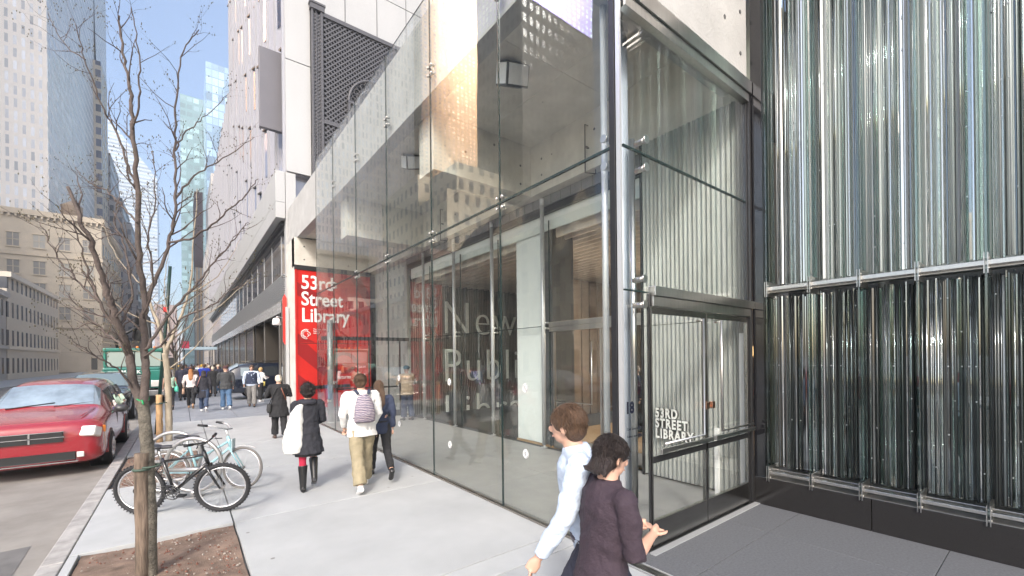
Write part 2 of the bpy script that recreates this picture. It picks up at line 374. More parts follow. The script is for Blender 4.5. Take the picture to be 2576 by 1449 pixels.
g = MB(); g.box(3.805, 3.825, DY-.012, DY+.012, 0, 2.64); g.box(6.04, 6.065, DY-.02, DY+.03, 0, 5.4); g.box(6.07, 6.115, DY-.05, DY+.02, 0, 5.6); lp('door_jamb', g, steel_dark, bevel=.002)
g = MB(); g.box(3.72, 6.12, DY-.12, DY-.055, -.0, .013); lp('threshold', g, steel_dull)
def leaf(x0, x1, hinge):
    dr = MB(); w_ = x1-x0
    dr.box(x0, x1, DY-.022, DY+.022, .02, .285); dr.box(x0, x1, DY-.022, DY+.022, 2.44, 2.51)
    dr.box(x0, x0+.018, DY-.0221, DY+.0221, .287, 2.438); dr.box(x1-.028, x1, DY-.0221, DY+.0221, .287, 2.438)
    o = lp('entrance_door', dr, mat('door_steel', (0.27, 0.265, 0.25), 0.25, 1.0, noise=0.15, nscale=5, stretch=(1, 1, 6)), bevel=.003)
    def sub(name, mb, m, bevel=0): return mb.build(name, m, o, bevel=bevel)
    g = MB(); g.box(x0+.03, x1-.03, DY-.005, DY+.005, .287, 2.438); sub('door_glass', g, G_in)
    g = MB(); z = 1.03
    g.box(x0+.05, x1-.02, DY-.115, DY-.085, z-.03, z+.015); g.box(x0+.03, x0+.16, DY-.12, DY-.08, z-.035, z+.02)
    sub('push_bar', g, steel, bevel=.004)
    g = MB(); g.box(x0+.0, x1-.03, DY-.03, DY-.02, z-.14, z-.075); sub('lock_rail', g, black)
    px = x1-.20 if hinge < 0 else x0+.20
    g = MB(); g.tube([(px, DY-.10, 2.42), (px, DY-.10, 1.09), (x0+.10 if hinge < 0 else x1-.05, DY-.10, 1.09)], .015, n=12); g.tube([(px, DY-.1, 2.40), (px, DY-.02, 2.40)], .012)
    sub('pull_handle', g, steel)
    g = MB(); hx = x1-.06 if hinge < 0 else x0+.06
    g.box(hx-.04, hx+.03, DY-.075, DY-.03, 1.37, 1.45); g.box(hx-.10, hx-.045, DY-.06, DY-.05, 1.39, 1.41)
    sub('lock', g, mat('copper_lock', (0.80, 0.47, 0.33), 0.25, 1.0), bevel=.003)
leaf(3.83, 4.93, -1); leaf(4.945, 6.035, 1)
# street number on the side lite
t = text('street_number', '18', .155, mat('sign_ink', (0.006, 0.008, 0.02), 0.5), lib, (3.41, DY-.012, 1.44), FACE_Y, extrude=.001, offset=.007, sx=.85); loff(t)
t = text('fine_print', '53rd Street Library\n\nLibrary open daily', .036, MATS['sign_ink'], lib, (3.43, DY-.012, 1.27), FACE_Y, extrude=.001, sx=.9); loff(t)
# corrugated metal wall
def corrugated(name, x, y0, y1, z0, z1, pitch=.074, depth=.03):
    g = MB(); n = int((y1-y0)/pitch)*8; prev = None
    for i in range(n+1):
        y = y0+(y1-y0)*i/n; ph = (y/pitch) % 1
        q = .5-.5*math.cos(2*PI*ph)
        a = g.bm.verts.new((x-depth*q, y, z0)); b = g.bm.verts.new((x-depth*q, y, z1))
        if prev: g.bm.faces.new((prev[0], a, b, prev[1]))
        prev = (a, b)
    return g
corr_m = mat('galvanised_metal', (0.37, 0.38, 0.36), 0.5, 0.25, noise=0.16, nscale=6, stretch=(1, 1, 0.25))
for z0, z1 in ((0.03, 2.50), (2.51, 5.575)):
    g = corrugated('c', 6.195, 2.70, 4.33, z0, z1); g.box(6.2, 6.4, 2.70, 4.33, z0, z1)
    for z in [z0+.12+k*.42 for k in range(int((z1-z0)/.42)+1)]:
        for k in range(7): g.tube([(6.176, 2.78+k*.222, z), (6.172, 2.78+k*.222, z)], .006, n=6, mi=1)
    lp('corrugated_panel', g, [corr_m, steel_dark])
g = MB(); g.box(6.15, 6.42, 4.335, 4.38, 0, 5.575); lp('corner_trim', g, steel_dark)
g = MB(); g.box(6.10, 6.125, 2.68, 2.75, .02, 2.3); g.box(5.78, 5.83, 2.9, 2.95, 0, 1.0); lp('bracket_post', g, white)
# storefront between vestibule and reading room
SX = 6.5
sy = [4.55, 7.02, 8.95, 10.85, 12.8, 14.35]
for i in range(1, 5):
    for z0, z1 in ((.03, 2.69), (2.705, 5.0)):
        g = MB(); g.box(SX-.006, SX+.006, sy[i]+.01, sy[i+1]-.01, z0, z1); lp('storefront_pane', g, G_in)
for z0, z1 in ((2.78, 5.05),):
    g = MB(); g.box(SX-.006, SX+.006, 4.4, 7.0, z0, z1); lp('storefront_pane', g, G_in)
for y in sy[1:-1]:
    g = MB(); g.box(SX-.012, SX+.012, y-.008, y+.008, 0, 5.05); lp('storefront_joint', g, edge_dark)
g = MB(); g.box(SX-.012, SX+.012, 7.02, 14.35, 2.69, 2.705); lp('storefront_transom', g, edge_dark)
g = MB(); g.box(SX-.05, SX+.08, 4.4, 7.0, 2.66, 2.77); g.box(SX-.04, SX+.05, 4.4, 7.0, 2.56, 2.655); lp('inner_door_header', g, steel, bevel=.004)
for (a, b) in ((4.5, 5.5), (5.52, 6.9)):
    g = MB()
    g.box(SX-.02, SX+.02, a, a+.05, 0, 2.55); g.box(SX-.02, SX+.02, b-.05, b, 0, 2.55); g.box(SX-.021, SX+.021, a+.05, b-.05, 0, .25); o = lp('inner_door', g, steel)
    g = MB(); g.box(SX-.004, SX+.004, a+.05, b-.05, .25, 2.55); g.build('door_glass', G_in, o)
    g = MB(); g.tube([(SX-.09, a+.2, 2.3), (SX-.09, a+.2, 1.05), (SX-.09, b-.15, 1.05)], .014); g.build('pull_handle', steel, o)
g = MB(); g.box(6.42, 6.75, 4.4, 14.5, 5.36, 5.575)
for k in range(34): g.box(6.415, 6.42, 4.45+k*.3, 4.455+k*.3, 5.36, 5.575, mi=1)
lp('metal_frieze', g, [mat('zinc_panel', (0.20, 0.20, 0.205), 0.5, 0.3), joint_m])
g = MB(); g.box(6.46, 6.8, 4.4, 14.5, 5.22, 5.36); lp('blind_box', g, steel_dark)
g = MB(); g.box(6.56, 6.60, 4.42, 14.4, 4.86, 5.22); lp('roller_blind', g, mat('blind_white', (0.72, 0.75, 0.72), 0.8))
for i, y in enumerate((7.05, 9.0, 10.95, 12.95)):
    g = MB(); g.tube([(6.33, y, .06), (6.33, y, 5.35)], .046, n=18); g.tube([(6.33, y, 5.35), (6.33, y, 5.5)], .05, n=12); g.tube([(6.33, y, 0), (6.33, y, .06)], .02); g.box(6.28, 6.38, y-.05, y+.05, 0, .012)
    lp('storefront_post', g, steel_dull)
    g = MB(); 
    for z in (2.64, 2.76): g.tube([(6.37, y, z), (6.54, y+.0, z)], .022, n=10); g.tube([(6.45, y-.05, z), (6.45, y+.05, z)], .012)
    lp('spider_fitting', g, steel)
g = MB(); g.box(6.62, 7.35, 7.33, 8.34, 0, 5.3); lp('white_column', g, mat('column_plaster', (0.86, 0.87, 0.85), 0.8))
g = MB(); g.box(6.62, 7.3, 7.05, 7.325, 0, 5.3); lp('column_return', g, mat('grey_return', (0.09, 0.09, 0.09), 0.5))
# sprinkler pipes on the beam
for y in (5.55, 11.3):
    g = MB(); g.tube([(6.19, y, 6.42), (6.10, y, 6.42), (6.10, y, 5.50), (6.26, y-.12, 5.48)], .013, n=8); g.tube([(6.26, y-.12, 5.48), (6.26, y-.12, 5.56)], .012); g.tube([(6.13, y, 6.0), (6.2, y, 6.0)], .02)
    lp('sprinkler_pipe', g, steel_dark)
# glazed end of the vestibule with its door
EY = 14.42
for x0, x1, z0, z1 in ((3.42, 4.9, 4.08, 6.6), (4.91, 6.3, 4.08, 5.55), (3.42, 4.9, 2.75, 4.06), (4.91, 6.4, 2.75, 4.06), (3.42, 3.95, .03, 2.62), (3.98, 5.0, .2, 2.6), (5.03, 6.1, .2, 2.6)):
    g = MB(); g.box(x0, x1, EY-.006, EY+.006, z0, z1); lp('end_pane', g, G_in)
g = MB(); g.box(3.5, 6.45, EY-.05, EY+.05, 2.62, 2.74); lp('end_door_header', g, steel_dark)
g = MB()
for x in (3.96, 5.015, 6.11): g.box(x-.02, x+.02, EY-.025, EY+.025, 0, 2.62)
g.box(3.98, 6.1, EY-.02, EY+.02, .0, .2); g.box(3.98, 6.1, EY-.02, EY+.02, 1.0, 1.05); lp('end_door_frame', g, steel_dark)
g = MB(); g.tube([(3.72, 14.25, 0), (3.72, 14.25, 3.25)], .09, n=20); g.tube([(3.72, 14.25, 0), (3.72, 14.25, .03)], .17, n=20); lp('round_post', g, mat('grey_post', (0.36, 0.38, 0.38), 0.45, 0.5))
# grey corrugated side of the passage beyond the vestibule
g = corrugated('c', 6.5, 14.6, 17.8, 0, 5.56, pitch=.12, depth=.02); g.box(6.505, 6.7, 14.6, 17.8, 0, 5.56); lp('passage_wall', g, corr_m)
# floodlight boxes under the canopy
for (y, s) in ((5.1, 1.0), (8.9, .9)):
    g = MB(); M_ = Matrix.Translation((4.25, y+.3, 6.55)) @ Euler((R(25), R(-15), 0)).to_matrix().to_4x4()
    g.box(-.23*s, .23*s, -.14*s, .14*s, -.17*s, .17*s, M=M_); o = lp('floodlight', g, mat('lamp_case', (0.05, 0.05, 0.05), 0.4), bevel=.01)
    g = MB(); g.box(-.20*s, .20*s, -.152*s, -.142*s, -.14*s, .14*s, M=M_); g.box(-.245*s, -.235*s, -.12*s, .12*s, -.14*s, .14*s, M=M_); g.build('lamp_glass', mat('lamp_lens', (0.75, 0.76, 0.78), 0.2), o)
# ---- reading room seen through the storefront
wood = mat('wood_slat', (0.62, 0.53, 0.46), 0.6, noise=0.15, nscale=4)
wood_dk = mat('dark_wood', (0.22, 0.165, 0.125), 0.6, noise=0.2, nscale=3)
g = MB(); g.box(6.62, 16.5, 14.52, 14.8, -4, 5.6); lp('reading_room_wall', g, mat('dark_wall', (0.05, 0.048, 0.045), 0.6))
g = MB(); x = 6.66
while x < 14.2: g.box(x, x+.03, 14.47, 14.52, -4, 5.05); x += .082
lp('wall_rib', g, mat('rib_grey', (0.24, 0.23, 0.215), 0.45))
g = MB(); x = 6.75
while x < 15.7: g.box(x, x+.05, 4.3 if x < 9.9 else 4.3, 14.4 if x < 9.9 else 14.4, 4.72, 5.0); x += .27
lp('ceiling_slat', g, wood)
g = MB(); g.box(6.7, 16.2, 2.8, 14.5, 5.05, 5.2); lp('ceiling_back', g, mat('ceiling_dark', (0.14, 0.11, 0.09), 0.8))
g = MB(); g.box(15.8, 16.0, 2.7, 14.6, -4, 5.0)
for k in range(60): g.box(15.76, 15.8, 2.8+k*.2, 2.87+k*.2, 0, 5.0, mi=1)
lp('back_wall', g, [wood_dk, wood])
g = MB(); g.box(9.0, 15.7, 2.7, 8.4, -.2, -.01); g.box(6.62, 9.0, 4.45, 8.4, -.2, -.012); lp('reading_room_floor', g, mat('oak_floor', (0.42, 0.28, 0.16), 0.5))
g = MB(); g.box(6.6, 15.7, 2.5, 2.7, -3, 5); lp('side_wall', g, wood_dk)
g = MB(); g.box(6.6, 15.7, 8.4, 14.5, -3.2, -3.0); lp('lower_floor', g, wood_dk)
# outlined name on the ribbed wall
nm = mat('letter_stripe', (0.95, 0.94, 0.90), 0.5)
for s, z in (('New York', 2.92), ('Public', 1.08), ('Library', -.68)):
    g = text('wall_lettering', s, 1.88, nm, lib, (7.80, 14.44, z), FACE_Y, extrude=.03, offset=-.030, space=1.12, sx=.92); loff(g)
# inner walls of dark wood, panelled and slatted
g = MB(); g.box(9.95, 15.75, 10.5, 10.7, -3, 4.7)
for k in range(14): g.box(9.98+k*.42, 10.30+k*.42, 10.46, 10.5, -3, 4.7)
lp('panelled_wall', g, wood_dk)
g = MB(); z = 2.9
while z < 4.7: g.box(12.0, 15.75, 8.5, 8.56, z, z+.07); z += .095
lp('slatted_bulkhead', g, wood)
# bookcase with lit top
for y0 in (4.6, 6.1):
    bc = thing('bookcase', 'lit wooden bookcase full of books behind the entrance post' if y0 < 5 else 'second lit wooden bookcase deeper in the reading room', 'bookcase', (13.4, y0, 0))
    g = MB(); g.box(0, .35, 0, 1.4, 0, .08); g.box(.3, .35, 0, 1.4, .08, 2.3); g.box(0, .3, 0, .04, .08, 2.3); g.box(0, .3, 1.36, 1.4, .08, 2.3); g.build('carcass', wood, bc)
    for k in range(1, 6): box('shelf', wood, bc, .0, .3, .04, 1.36, k*.38, k*.38+.03)
    box('light_panel', mat('shelf_light', (0.9, 0.7, 0.4), 0.6, emit=(1.0, 0.66, 0.30), es=5.0), bc, .24, .29, .05, 1.35, 1.97, 2.25)
    g = MB()
    for k in range(5):
        y = .06
        while y < 1.3:
            w_ = rnd.uniform(.018, .05); h = rnd.uniform(.16, .29)
            if rnd.random() > .12: g.box(.06, .24, y, y+w_, k*.38+.03 if k else .08, (k*.38+.03 if k else .08)+h, mi=rnd.randrange(5))
            y += w_+.003
    g.build('books', [mat('book%d' % i, c, .7) for i, c in enumerate(((.3, .06, .04), (.06, .10, .2), (.5, .42, .3), (.1, .16, .1), (.4, .25, .1)))], bc)
    bc.rotation_euler = (0, 0, 0)
ll = bpy.data.lights.new('reading_room_fill', 'AREA'); ll.shape = 'RECTANGLE'; ll.size = 5; ll.size_y = .4; ll.energy = 200; ll.color = (1, .85, .68)  # added fill light in front of the lit bookcases, brightens the dark reading room
lo_ = bpy.data.objects.new('reading_room_fill', ll); COL.objects.link(lo_); lo_.location = (13.2, 6.4, 2.35); lo_.rotation_euler = (0, R(75), 0); lo_['kind'] = 'structure'
# ---------------------------------------------------------------- dimensional letters by the door
lt = thing('wall_letters', 'raised white capital letters fixed to the corrugated wall behind the door glass', 'lettering', (6.15, 4.08, .665))
lmat = mat('letter_face', (0.86, 0.85, 0.80), 0.45); 
for i, s in enumerate(('53RD', 'STREET', 'LIBRARY')):
    o = text('line_of_letters', s, .205, lmat, lt, (-.035, 0, .345-i*.165), FACE_X, extrude=.024, offset=.008, sx=.72, space=1.2)
    o.data.materials.append(mat('letter_side', (.16, .155, .145), .6))
    for f_ in o.data.polygons: f_.material_index = 0 if f_.normal.z > .5 else 1
# ---------------------------------------------------------------- red sign panels
rs = thing('library_sign', 'tall red library sign panel at the end of the glass front', 'sign', (3.40, 17.78, 0))
g = MB(); g.box(.06, 2.85, -.02, .05, 2.64, 5.42); g.box(.06, 2.85, -.02, .05, .12, 2.615); g.build('panel', red_panel, rs, bevel=.004)
g = MB(); g.box(0, .055, -.06, .05, .12, 5.42); g.build('edge_strip', red_panel, rs)
g = MB(); g.box(-.01, 2.87, -.05, .06, 5.425, 5.60); g.build('cap', black, rs)
g = MB(); g.box(.0, 2.86, -.01, .04, 2.617, 2.638); g.build('panel_joint', black, rs)
g = MB(); g.box(.0, 2.86, -.04, .05, .0, .11); g.build('plinth', mat('plinth_grey', (0.35, 0.34, 0.33), 0.7), rs)
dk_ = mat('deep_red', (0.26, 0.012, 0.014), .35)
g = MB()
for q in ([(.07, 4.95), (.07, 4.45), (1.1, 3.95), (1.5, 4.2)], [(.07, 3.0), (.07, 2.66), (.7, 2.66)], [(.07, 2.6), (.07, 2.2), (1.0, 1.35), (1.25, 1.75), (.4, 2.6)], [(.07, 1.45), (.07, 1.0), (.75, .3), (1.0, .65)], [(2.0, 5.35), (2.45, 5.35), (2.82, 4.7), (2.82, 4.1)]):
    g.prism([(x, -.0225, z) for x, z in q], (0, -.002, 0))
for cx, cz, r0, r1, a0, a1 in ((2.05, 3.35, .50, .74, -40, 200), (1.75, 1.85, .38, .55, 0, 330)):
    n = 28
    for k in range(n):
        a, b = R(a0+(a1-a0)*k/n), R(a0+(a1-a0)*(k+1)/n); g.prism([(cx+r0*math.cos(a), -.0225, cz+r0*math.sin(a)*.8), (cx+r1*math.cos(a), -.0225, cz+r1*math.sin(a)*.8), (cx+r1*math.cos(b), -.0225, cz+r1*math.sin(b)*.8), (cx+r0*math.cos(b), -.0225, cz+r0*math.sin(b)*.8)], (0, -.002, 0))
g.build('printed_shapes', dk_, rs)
wl = mat('sign_white', (0.85, 0.84, 0.83), 0.5)
for i, s in enumerate(('53rd', 'Street', 'Library')): text('lettering', s, .74, wl, rs, (.20, -.03, 4.72-i*.63), FACE_Y, extrude=.003, offset=.012, sx=.84)
text('lettering', 'Returns', .20, wl, rs, (1.45, -.03, 1.22), FACE_Y, extrude=.003, offset=.003, sx=.9)
text('small_lettering', 'The New York\nPublic\nLibrary', .075, wl, rs, (.62, -.03, 3.15), FACE_Y, extrude=.002)
g = MB(); g.prism([(1.25, -.026, 1.12), (1.37, -.026, 1.0), (1.49, -.026, 1.12)], (0, -.004, 0)); g.build('arrow', wl, rs)
g = MB(); g.box(.5, 2.0, -.035, -.022, .86, .99, mi=0); g.build('return_slot', steel_dark, rs)
def lion(mb, cx, cy, cz, r, ax):
    """round emblem: mane of curved strokes round a profile head, drawn with thin solid strokes"""
    def P(a, q):
        u, v = q*math.cos(a), q*math.sin(a)
        return (cx+u, cy, cz+v) if ax == 'y' else (cx, cy-u, cz+v)
    for k in range(9):
        a = R(70+k*24); pts = [P(a+.55*t_-.2, r*(.50+.47*t_)) for t_ in (0, .35, .7, 1)]
        mb.tube(pts, [(r*.05)]*4, n=5)
    mb.tube([P(R(t_), r*.98) for t_ in range(60, 300, 20)], r*.045, n=5)
    mb.tube([P(R(75), r*.62), P(R(40), r*.62), P(R(15), r*.75), P(R(-12), r*.78), P(R(-30), r*.55), P(R(-75), r*.62)], r*.06, n=5)
    mb.tube([P(R(40), r*.30), P(R(5), r*.32)], r*.06, n=5); mb.tube([P(R(-20), r*.3), P(R(-20), r*.6)], r*.05, n=5)
g = MB(); lion(g, .37, -.03, 2.98, .19, 'y'); g.build('emblem', wl, rs)
# round emblems stuck on the front glass
for (y, z) in ((8.0, 1.62), (8.0, .72), (6.0, 1.62), (6.0, .62), (4.1, 1.62), (4.1, .8), (10, 1.6)):
    g = MB(); lion(g, GX-.012, y, z, .055, 'x'); g.tube([(GX-.009, y, z), (GX-.0115, y, z)], .058, n=20, mi=1)
    lp('glass_emblem', g, [mat('decal_white', (0.8, 0.8, 0.8), .6), glass('decal_tint', (0.80, 0.80, 0.80), frost=.35)])
# ================================================================ museum facade of glass rods on the right
mus = thing('museum_facade', 'tall facade of vertical glass rods above a black granite base', 'building', (6.1, 2.4, 0))
def mp(name, mb, m, bevel=0):
    o = mb.build(name, m, mus, bevel=bevel); o.location = (-6.1, -2.4, 0); return o
FY = [2.40-.487*k for k in range(9)]
g = MB(); g.box(6.14, 6.32, 2.45, 2.585, 0, 12); mp('dark_pier', g, blackgloss)
g = MB(); g.box(6.16, 6.30, 2.44, 2.447, .38, 9); mp('pier_mirror', g, mat('dark_mirror', (0.12, 0.13, 0.13), 0.05, 1.0))
yy = 2.58; 
for k in range(5):
    g = MB(); g.box(6.115, 6.7, yy-1.24, yy-.004, 0, .365); mp('granite_base', g, granite_black, bevel=.003); yy -= 1.245
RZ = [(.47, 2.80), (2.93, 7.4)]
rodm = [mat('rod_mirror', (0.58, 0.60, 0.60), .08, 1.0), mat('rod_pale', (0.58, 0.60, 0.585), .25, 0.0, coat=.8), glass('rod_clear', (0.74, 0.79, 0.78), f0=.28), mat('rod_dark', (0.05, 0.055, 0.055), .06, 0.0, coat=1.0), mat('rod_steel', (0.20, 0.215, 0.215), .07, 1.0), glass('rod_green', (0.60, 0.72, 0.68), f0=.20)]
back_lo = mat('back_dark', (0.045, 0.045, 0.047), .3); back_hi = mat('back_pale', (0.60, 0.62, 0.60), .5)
for (z0, z1) in RZ:
    lo = z0 < 1
    for k in range(8):
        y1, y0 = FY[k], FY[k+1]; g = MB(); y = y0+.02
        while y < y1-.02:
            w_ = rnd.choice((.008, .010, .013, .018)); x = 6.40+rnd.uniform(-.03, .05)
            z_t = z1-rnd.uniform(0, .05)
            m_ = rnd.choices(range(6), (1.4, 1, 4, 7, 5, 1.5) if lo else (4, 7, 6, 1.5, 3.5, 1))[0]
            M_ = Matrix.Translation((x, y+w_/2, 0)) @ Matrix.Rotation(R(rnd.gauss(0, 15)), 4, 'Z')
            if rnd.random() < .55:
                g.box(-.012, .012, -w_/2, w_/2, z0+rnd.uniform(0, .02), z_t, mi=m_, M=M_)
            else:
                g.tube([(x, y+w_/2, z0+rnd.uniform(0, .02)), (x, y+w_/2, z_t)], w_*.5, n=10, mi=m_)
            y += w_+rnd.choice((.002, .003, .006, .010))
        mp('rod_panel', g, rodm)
    g = MB()
    for k in range(8):
        for j in range(int((z1-z0)/.36)):
            y = FY[k+1]+.04
            while y < FY[k]-.04:
                if rnd.random() < .22: g.box(6.372, 6.385, y, y+.009, z0+.3+j*.36, z0+.312+j*.36)
                y += .05
    mp('rod_clip', g, steel_dull)['kind'] = 'stuff'
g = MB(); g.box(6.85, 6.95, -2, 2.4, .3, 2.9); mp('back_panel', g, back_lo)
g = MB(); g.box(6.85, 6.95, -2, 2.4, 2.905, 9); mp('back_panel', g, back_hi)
for zc, hh in ((.43, .035), (2.86, .045), (7.45, .045)):
    for a, b, c in ((6.15, 6.20, -.008), (6.25, 6.31, .012), (6.36, 6.52, .0)):
        g = MB(); g.box(a, b, -1.5, 2.42, zc-hh/2-c, zc+hh/2-c); mp('rail', g, steel, bevel=.003)
    for k in range(9):
        g = MB(); g.box(6.09, 6.42, FY[k]-.016, FY[k]-.009, zc-.10, zc+.10); g.box(6.09, 6.42, FY[k]+.009, FY[k]+.016, zc-.10, zc+.10)
        g.tube([(6.13, FY[k]-.022, zc-.05), (6.13, FY[k]+.022, zc-.05)], .01, n=8); g.tube([(6.13, FY[k]-.022, zc+.05), (6.13, FY[k]+.022, zc+.05)], .01, n=8)
        mp('fin_bracket', g, steel)
for k in range(9):
    for z0, z1 in ((.40, 2.84), (2.89, 7.5)):
        g = MB(); g.box(6.11, 6.37, FY[k]-.008, FY[k]+.008, z0, z1); mp('glass_fin', g, [G_green])
for y in (1.30, -.2):
    g = MB(); g.tube([(6.58, y, .4), (6.58, y, 8)], .05, n=18); mp('round_pole', g, mat('pale_pole', (0.55, 0.57, 0.55), 0.35, .3))
g = MB(); g.box(6.2, 12, -3, 2.62, 7.6, 14); mp('upper_wall', g, granite_black)
# ledge strip of steel at the foot of the rods
g = MB(); g.box(6.12, 6.7, -2, 2.44, .366, .372); mp('ledge', g, steel)
# ================================================================ white office building next door
WX = 3.45
ob = thing('office_building', 'white metal clad office building with slanted windows above a dark garage', 'building', (WX, 19.5, 0))
def op(name, mb, m, bevel=0):
    o = mb.build(name, m, ob, bevel=bevel); o.location = (-WX, -19.5, 0); return o
cladd = mat('white_cladding', (0.43, 0.43, 0.425), 0.42, noise=0.06, nscale=.8, stretch=(1, 1, .3))
clad2 = mat('cool_cladding', (0.42, 0.42, 0.46), 0.22, metal=0.25, noise=0.05, nscale=1.0)
win = mat('window_blue', (0.05, 0.065, 0.11), 0.06, spec=.9)
win_side = mat('window_reveal', (0.42, 0.42, 0.46), 0.4)
dgm = mat('bronze_cladding', (0.075, 0.065, 0.055), 0.35, .4)
TX, TY = WX, 45.4
# tower block
g = MB(); g.box(3.9, 40, 19.62, TY, 9.75, 44); g.box(3.62, 40, 19.9, TY, 7.8, 9.75); op('core', g, clad2)
g = MB()
z = 9.75; 
while z < 44: g.box(3.45, 4.40, 19.46, 19.545, z+.02, min(z+4.62, 44)); z += 4.64
z = 9.75
while z < 44: g.box(4.44, 40, 19.56, 19.60, z+.02, z+4.62); z += 4.64
op('end_panel', g, cladd)
g = MB()
for x in [4.44+1.45*k for k in range(24)]: g.box(x-.012, x+.012, 19.545, 19.553, 9.8, 44)
op('end_joint', g, joint_m)
g = MB(); g.box(3.40, 3.62, 19.9, 75, 7.82, 9.72); g.box(3.05, 3.4, 19.5, 75, 8.45, 9.72); g.box(3.05, 3.4, 19.5, 75, 7.8, 8.44); g.box(3.42, 3.8, 19.5, 19.88, 0.0, 9.72); op('white_band', g, cladd, bevel=.01)
g = MB(); g.box(3.405, 3.7, 19.9, 75, 7.45, 7.8); g.box(3.3, 3.5, 19.9, 75, 7.62, 7.79); op('band_soffit', g, steel_dark)
g = MB(); g.box(3.50, 3.6, 19.9, 75, 5.65, 7.45); op('ribbon_glass', g, mat('ribbon_mirror', (0.20, 0.19, 0.20), 0.03, .7))
for k in range(22): g = MB(); g.box(3.48, 3.498, 21+k*2.5, 21.05+k*2.5, 5.65, 7.45); op('ribbon_mullion', g, steel_dull)
g = MB()
for k in range(12): g.box(3.38, 3.48, 19.9, 75, 4.55+k*.092, 4.585+k*.092)
op('louvre', g, steel_dull)
g = MB(); g.box(3.50, 3.6, 19.9, 75, 4.5, 5.65); op('louvre_back', g, black)
g = MB(); g.box(3.35, 3.62, 19.9, 75, 4.02, 4.5); op('stone_fascia', g, mat('veined_stone', (0.40, 0.40, 0.40), .12, noise=.45, nscale=6, stretch=(1, .5, 2)))
# garage level, recessed and dark
g = MB(); g.box(6.5, 7.0, 19.5, 75, 0, 4.1); g.box(3.62, 9, 19.9, 75, 4.06, 4.4); g.box(3.6, 12, 30.4, 30.6, 0, 4.05); g.box(3.6, 12, 19.6, 19.8, 0, 4.05); op('garage_wall', g, dgm)
g = MB(); g.box(4.8, 12, 19.8, 75, -.05, .004); op('garage_floor', g, asphalt)
edge = mat('column_edge', (0.45, 0.42, 0.38), .3, .6)
for y in (22.3, 26.9, 31.5, 36, 40.5, 45, 50, 55, 60, 66):
    g = MB(); g.box(3.62, 4.25, y, y+.5, 0, 4.02, mi=0); g.box(3.60, 3.62, y-.02, y+.1, 0, 4.02, mi=1); op('garage_column', g, [dgm, edge])
g = MB(); g.box(3.66, 3.8, 31.5, 75, 0, 4.0); op('dark_shopfront', g, mat('dark_front', (0.035, 0.035, 0.037), .2))
g = MB(); g.box(3.3, 3.7, 19.86, 20.1, 0, 4.5); op('mirror_pier', g, mat('pier_steel', (.45, .43, .42), .1, 1))
# facade bays: vertical fins, slanted windows and perforated panels, staggered by floor
finm = mat('facade_fin', (0.39, 0.39, 0.42), .35, .1)
perf = mat('perforated_panel', (0.33, 0.33, 0.37), .5, spots=(9, .16, (.20, .20, .22)), noise=.05, nscale=2)
BW, FH = 1.95, 3.5
def facade(y0, y1, z0, z1, first):
    """folded bays: each bay has a face turned towards the near end of the street that carries window and perforated panel"""
    nb = int((y1-y0)/BW); nf = int((z1-z0)/FH)+1; rest = MB(); fins = MB(); pan = MB(); head = MB(); cnt = first
    for b in range(nb):
        y = y0+b*BW; fins.box(3.36, 3.9, y-.09, y+.09, z0, z1); fins.box(3.60, 3.9, y+.34, y+.40, z0, z1)
        pan.prism([(3.84, y+.5, z0), (3.46, y+BW-.1, z0), (3.46, y+BW-.1, z1), (3.84, y+.5, z1)], (.06, 0, 0))
        for f in range(-1, nf):
            zb = max(z0+.1, z0+f*FH+((b*5) % 4)*.85); zt = min(z1-.05, z0+f*FH+((b*5) % 4)*.85+2.35)
            if zt-zb < .6: continue
            u0, u1 = (.16, .62) if (b+f) % 2 else (.34, .86)
            P_ = lambda u, z, o=.02: (3.84-.38*u-o, y+.5+(BW-.6)*u-o*.2, z)
            q = [P_(u0, zb), P_(u1, zb), P_(u1, zt), P_(u0, zt)]
            if cnt < 96: g = MB(); g.prism(q, (-.012, 0, 0)); op('window', g, win if (b*3+f) % 3 else win_pale); cnt += 1
            else: rest.prism(q, (-.012, 0, 0))
            head.prism([P_(u0-.04, zt), P_(u1+.04, zt), P_(u1+.04, zt+.09), P_(u0-.04, zt+.09)], (-.10, 0, 0)); head.prism([P_(u0-.03, zb), P_(u0, zb), P_(u0, zt), P_(u0-.03, zt)], (-.05, 0, 0))
    op('facade_fin', fins, finm); op('perforated_panel', pan, perf); op('window_head', head, steel_dark)
    if len(rest.bm.verts): o = op('far_window', rest, win); o['kind'] = 'stuff'
    return cnt
win_pale = mat('window_pale', (0.22, 0.25, 0.34), .06, spec=.9)
c_ = facade(19.68, TY-.1, 9.75, 44, 0)
lb = MB(); lb.box(3.9, 40, TY+.01, 84, 9.75, 26); op('lower_wing', lb, clad2)
facade(TY+.1, 84, 9.75, 25.8, 200)
# perforations: rows of small dark dots on the nearest panels
g = MB()
for b in range(3):
    for z in range(60):
        y = 19.55+b*BW
        for q in range(6):
            yy = y+.95+q*.1; g.box(3.40, 3.54-.0*q, yy, yy+.03, 10.2+z*.11, 10.23+z*.11) if False else None
# blank dark blade sign
bs = thing('blade_sign', 'blank dark grey blade sign projecting from the white building', 'sign', (2.62, 20.3, 11.7))
g = MB(); g.box(0, .92, 0, .22, 0, 3.35); g.build('panel', mat('blade_grey', (0.145, 0.14, 0.155), .45, noise=.05, nscale=2), bs, bevel=.015)
g = MB(); g.box(.92, 1.0, .05, .15, .4, .5); g.box(.92, 1.0, .05, .15, 2.8, 2.9); g.box(.85, .95, -.01, .1, -.03, .05); g.build('bracket', steel_dark, bs)
